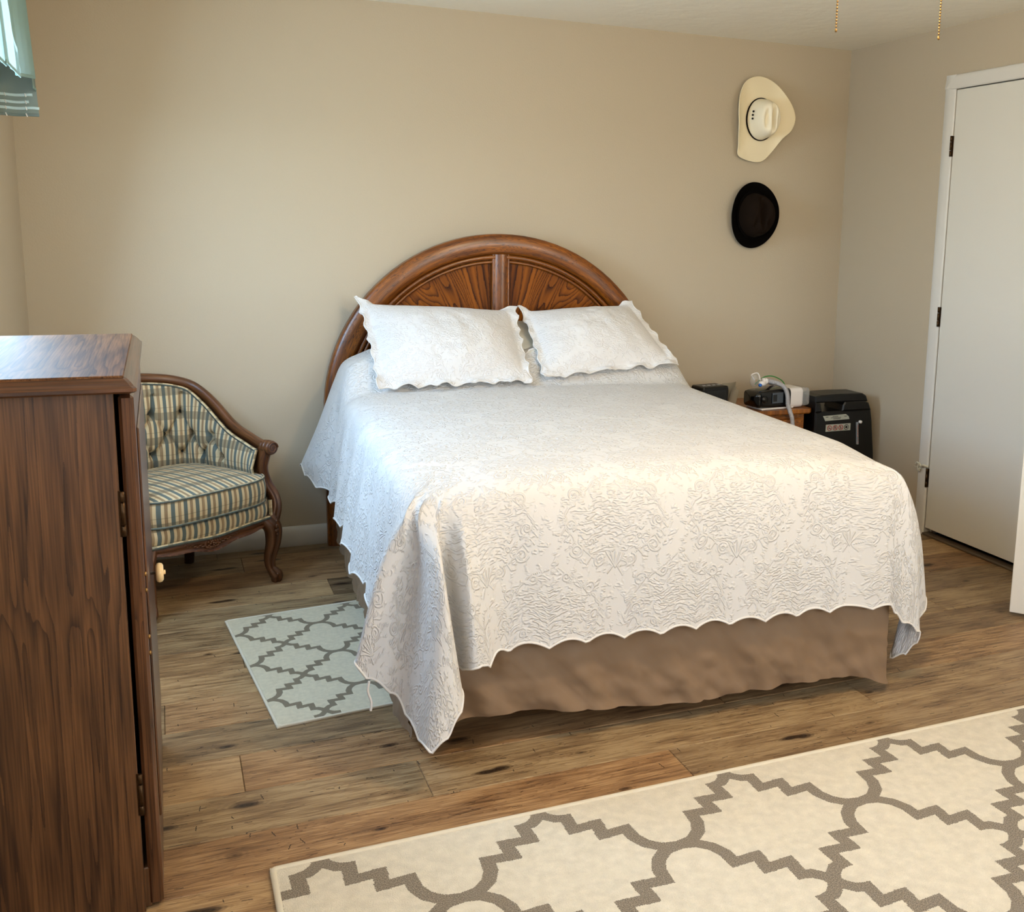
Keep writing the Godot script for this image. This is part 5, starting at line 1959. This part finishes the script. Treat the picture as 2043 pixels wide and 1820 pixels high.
func window_dressing() -> void:
	window_frame("window_1", Vector3(-0.07, 1.61, 1.30), 0.96, 0.94, true, "white sash window in the left wall behind the valance")
	window_frame("window_3", Vector3(-0.07, 1.58, 3.85), 0.90, 1.00, true, "white sash window in the left wall nearer the viewer")
	window_frame("window_2", Vector3(2.75, 1.45, ZF + 0.07), 1.5, 1.1, false, "white sash window in the wall behind the viewer")
	var st := begin()
	box(st, Vector3(-0.052, 1.147, 1.30), Vector3(0.10, 0.012, 0.955), 0.004, 2)
	struct("trim_5", st, M.trim, "white sill under the left window", "window sill")
	# valance: overlapping sheer panels on the front, a braided return panel at the far end
	var t := thing("valance", "pale grey-green sheer valance with white braid trim at the top of the left window", "curtain", Vector3(0, 0, 0))
	var z0 := 0.60
	var z1 := 2.05
	var out := func(y: float) -> float:
		return 0.122 + 0.018 * clampf((2.2 - y) / 0.42, 0.0, 1.0)
	st = begin()
	tube(st, [Vector3(0.0, 2.235, z0), Vector3(0.118, 2.235, z0), Vector3(0.118, 2.235, z1), Vector3(0.0, 2.235, z1)], 0.006, 10)
	obj("rod", st, M.steel, t)
	# front panels: [near z, far z, hem height at the far end, at the near end, offset]
	for q in [[z0 - 0.004, 0.70, 1.862, 1.862, 0.000], [0.655, 1.22, 1.897, 1.842, 0.006], [1.17, 1.50, 1.842, 1.840, 0.011], [1.45, z1, 1.838, 1.836, 0.006]]:
		st = begin()
		surf(st, 60, 16, func(s: float, v: float) -> Array:
			var z := lerpf(q[0], q[1], s)
			var y := lerpf(2.275, lerpf(q[2], q[3], s), v)
			return [Vector3(out.call(y) + q[4] + 0.003 * sin(z * 40.0) * v, y, z), Vector2(z, y)])
		var pn := obj("front_panel", st, M.sheer if q[4] < 0.003 else M.sheer_pale, t)
		st = begin()
		box(st, Vector3(out.call(q[2]) + q[4] + 0.001, (q[2] + q[3]) / 2 + 0.004, (q[0] + q[1]) / 2), Vector3(0.003, 0.010, q[1] - q[0] - 0.01), 0.001, 2, Transform3D.IDENTITY if absf(q[2] - q[3]) < 0.01 else Transform3D(Basis(Vector3(1, 0, 0), 0.097), Vector3.ZERO).translated(Vector3(0, q[2] * 0.5 + q[3] * 0.5, (q[0] + q[1]) / 2) - Basis(Vector3(1, 0, 0), 0.097) * Vector3(0, (q[2] + q[3]) / 2, (q[0] + q[1]) / 2)))
		obj("hem", st, M.sheer_pale, pn)
	for zz in [z0, z1]:
		st = begin()
		surf(st, 24, 20, func(s: float, v: float) -> Array:
			var y := lerpf(2.275, 1.778, v)
			return [Vector3(lerpf(0.010, out.call(y) + 0.002, s), y, zz + 0.004 * sin(s * 9.0) * v), Vector2(s * 0.13, y)])
		var rp := obj("return_panel", st, M.band, t)
		for q in [[1.846, 0.90], [1.823, 0.80], [1.803, 1.02], [1.781, 1.0]]:
			st = begin()
			var bp := []
			for i in 25:
				var f: float = i / 24.0 * q[1]
				bp.append(Vector3(lerpf(0.010, out.call(q[0]) + 0.002, f), q[0] + 0.001 * sin(f * 9.0) + 0.002 * f, zz + 0.004 + 0.004 * sin(f * 9.0)))
			sweep(st, bp, [Vector2(-0.0045, -0.0015), Vector2(0.0045, -0.0015), Vector2(0.0045, 0.0015), Vector2(-0.0045, 0.0015)], Vector3(0, 0, 1), false, [])
			var br := obj("braid", st, M.braid if q[0] > 1.79 else M.band, rp)
			for x in [0.045, 0.105]:
				st = begin()
				tube(st, [Vector3(x - 0.002, q[0] + 0.006, zz + 0.009), Vector3(x + 0.002, q[0] - 0.005, zz + 0.009)], 0.0018, 6)
				obj("toggle", st, M.white_plastic, br)

# ------------------------------------------------------------------ ceiling fan with its light and pull chains (only the chain ends reach the view)
func fan() -> void:
	var c := Vector3(1.93, CEIL, 2.85)
	var t := thing("ceiling_fan", "ceiling fan with a warm light, its two brass bead pull chains hanging into view", "ceiling fan", c)
	var st := begin()
	lathe(st, [Vector2(0, -0.05), Vector2(0.045, -0.05), Vector2(0.065, -0.02), Vector2(0.068, 0.0), Vector2(0, 0.0)], 28)
	lathe(st, [Vector2(0, -0.20), Vector2(0.085, -0.20), Vector2(0.105, -0.17), Vector2(0.105, -0.10), Vector2(0.08, -0.07), Vector2(0.03, -0.05), Vector2(0, -0.05)], 32)
	obj("motor_housing", st, M.white_plastic, t)
	for k in 5:
		st = begin()
		var a := TAU * k / 5.0 + 0.35
		var xf := Transform3D(Basis(Vector3.UP, a), Vector3(0, -0.135, 0)) * Transform3D(Basis(Vector3(1, 0, 0), 0.2), Vector3.ZERO)
		var pts := []
		for q: Vector2 in round_rect(0.46, 0.125, 0.05, 5, Vector2(0.40, 0)):
			pts.append(Vector2(q.x, q.y * (0.85 + 0.3 * (q.x - 0.17))))
		slab(st, pts, -0.003, 0.003, 0.001, xf * Transform3D(Basis(Vector3(1, 0, 0), -PI / 2), Vector3.ZERO))
		box(st, Vector3(0.14, 0, 0), Vector3(0.12, 0.006, 0.03), 0.001, 0, xf)
		obj("blade", st, M.white_plastic, t)
	st = begin()
	lathe(st, [Vector2(0.0, -0.325), Vector2(0.045, -0.318), Vector2(0.082, -0.285), Vector2(0.092, -0.245), Vector2(0.080, -0.215), Vector2(0.06, -0.20)], 28)
	obj("lamp_globe", st, M.lamp_glass, t, "frosted light globe")
	for q in [[-0.118, 1.865, -0.02], [0.118, 1.864, 0.02]]:
		st = begin()
		var y := -0.17
		while c.y + y > q[1]:
			ball(st, Vector3(q[0], y, q[2]), Vector3(0.0024, 0.0024, 0.0024), 8)
			y -= 0.0062
		tube(st, [Vector3(q[0], -0.17, q[2]), Vector3(q[0], q[1] - c.y + 0.002, q[2])], 0.0006, 4)
		ball(st, Vector3(q[0], q[1] - c.y, q[2]), Vector3(0.0032, 0.004, 0.0032), 8)
		obj("pull_chain", st, M.gold, t, "brass bead pull chain")
	var l := OmniLight3D.new()
	l.name = "fan_lamp"
	l.position = c + Vector3(0, -0.26, 0)
	l.light_color = Color(1.0, 0.89, 0.74)
	l.light_energy = 1.5
	l.light_size = 0.08
	l.omni_range = 9.0
	l.omni_attenuation = 2.0
	l.shadow_enabled = true
	add_child(l)
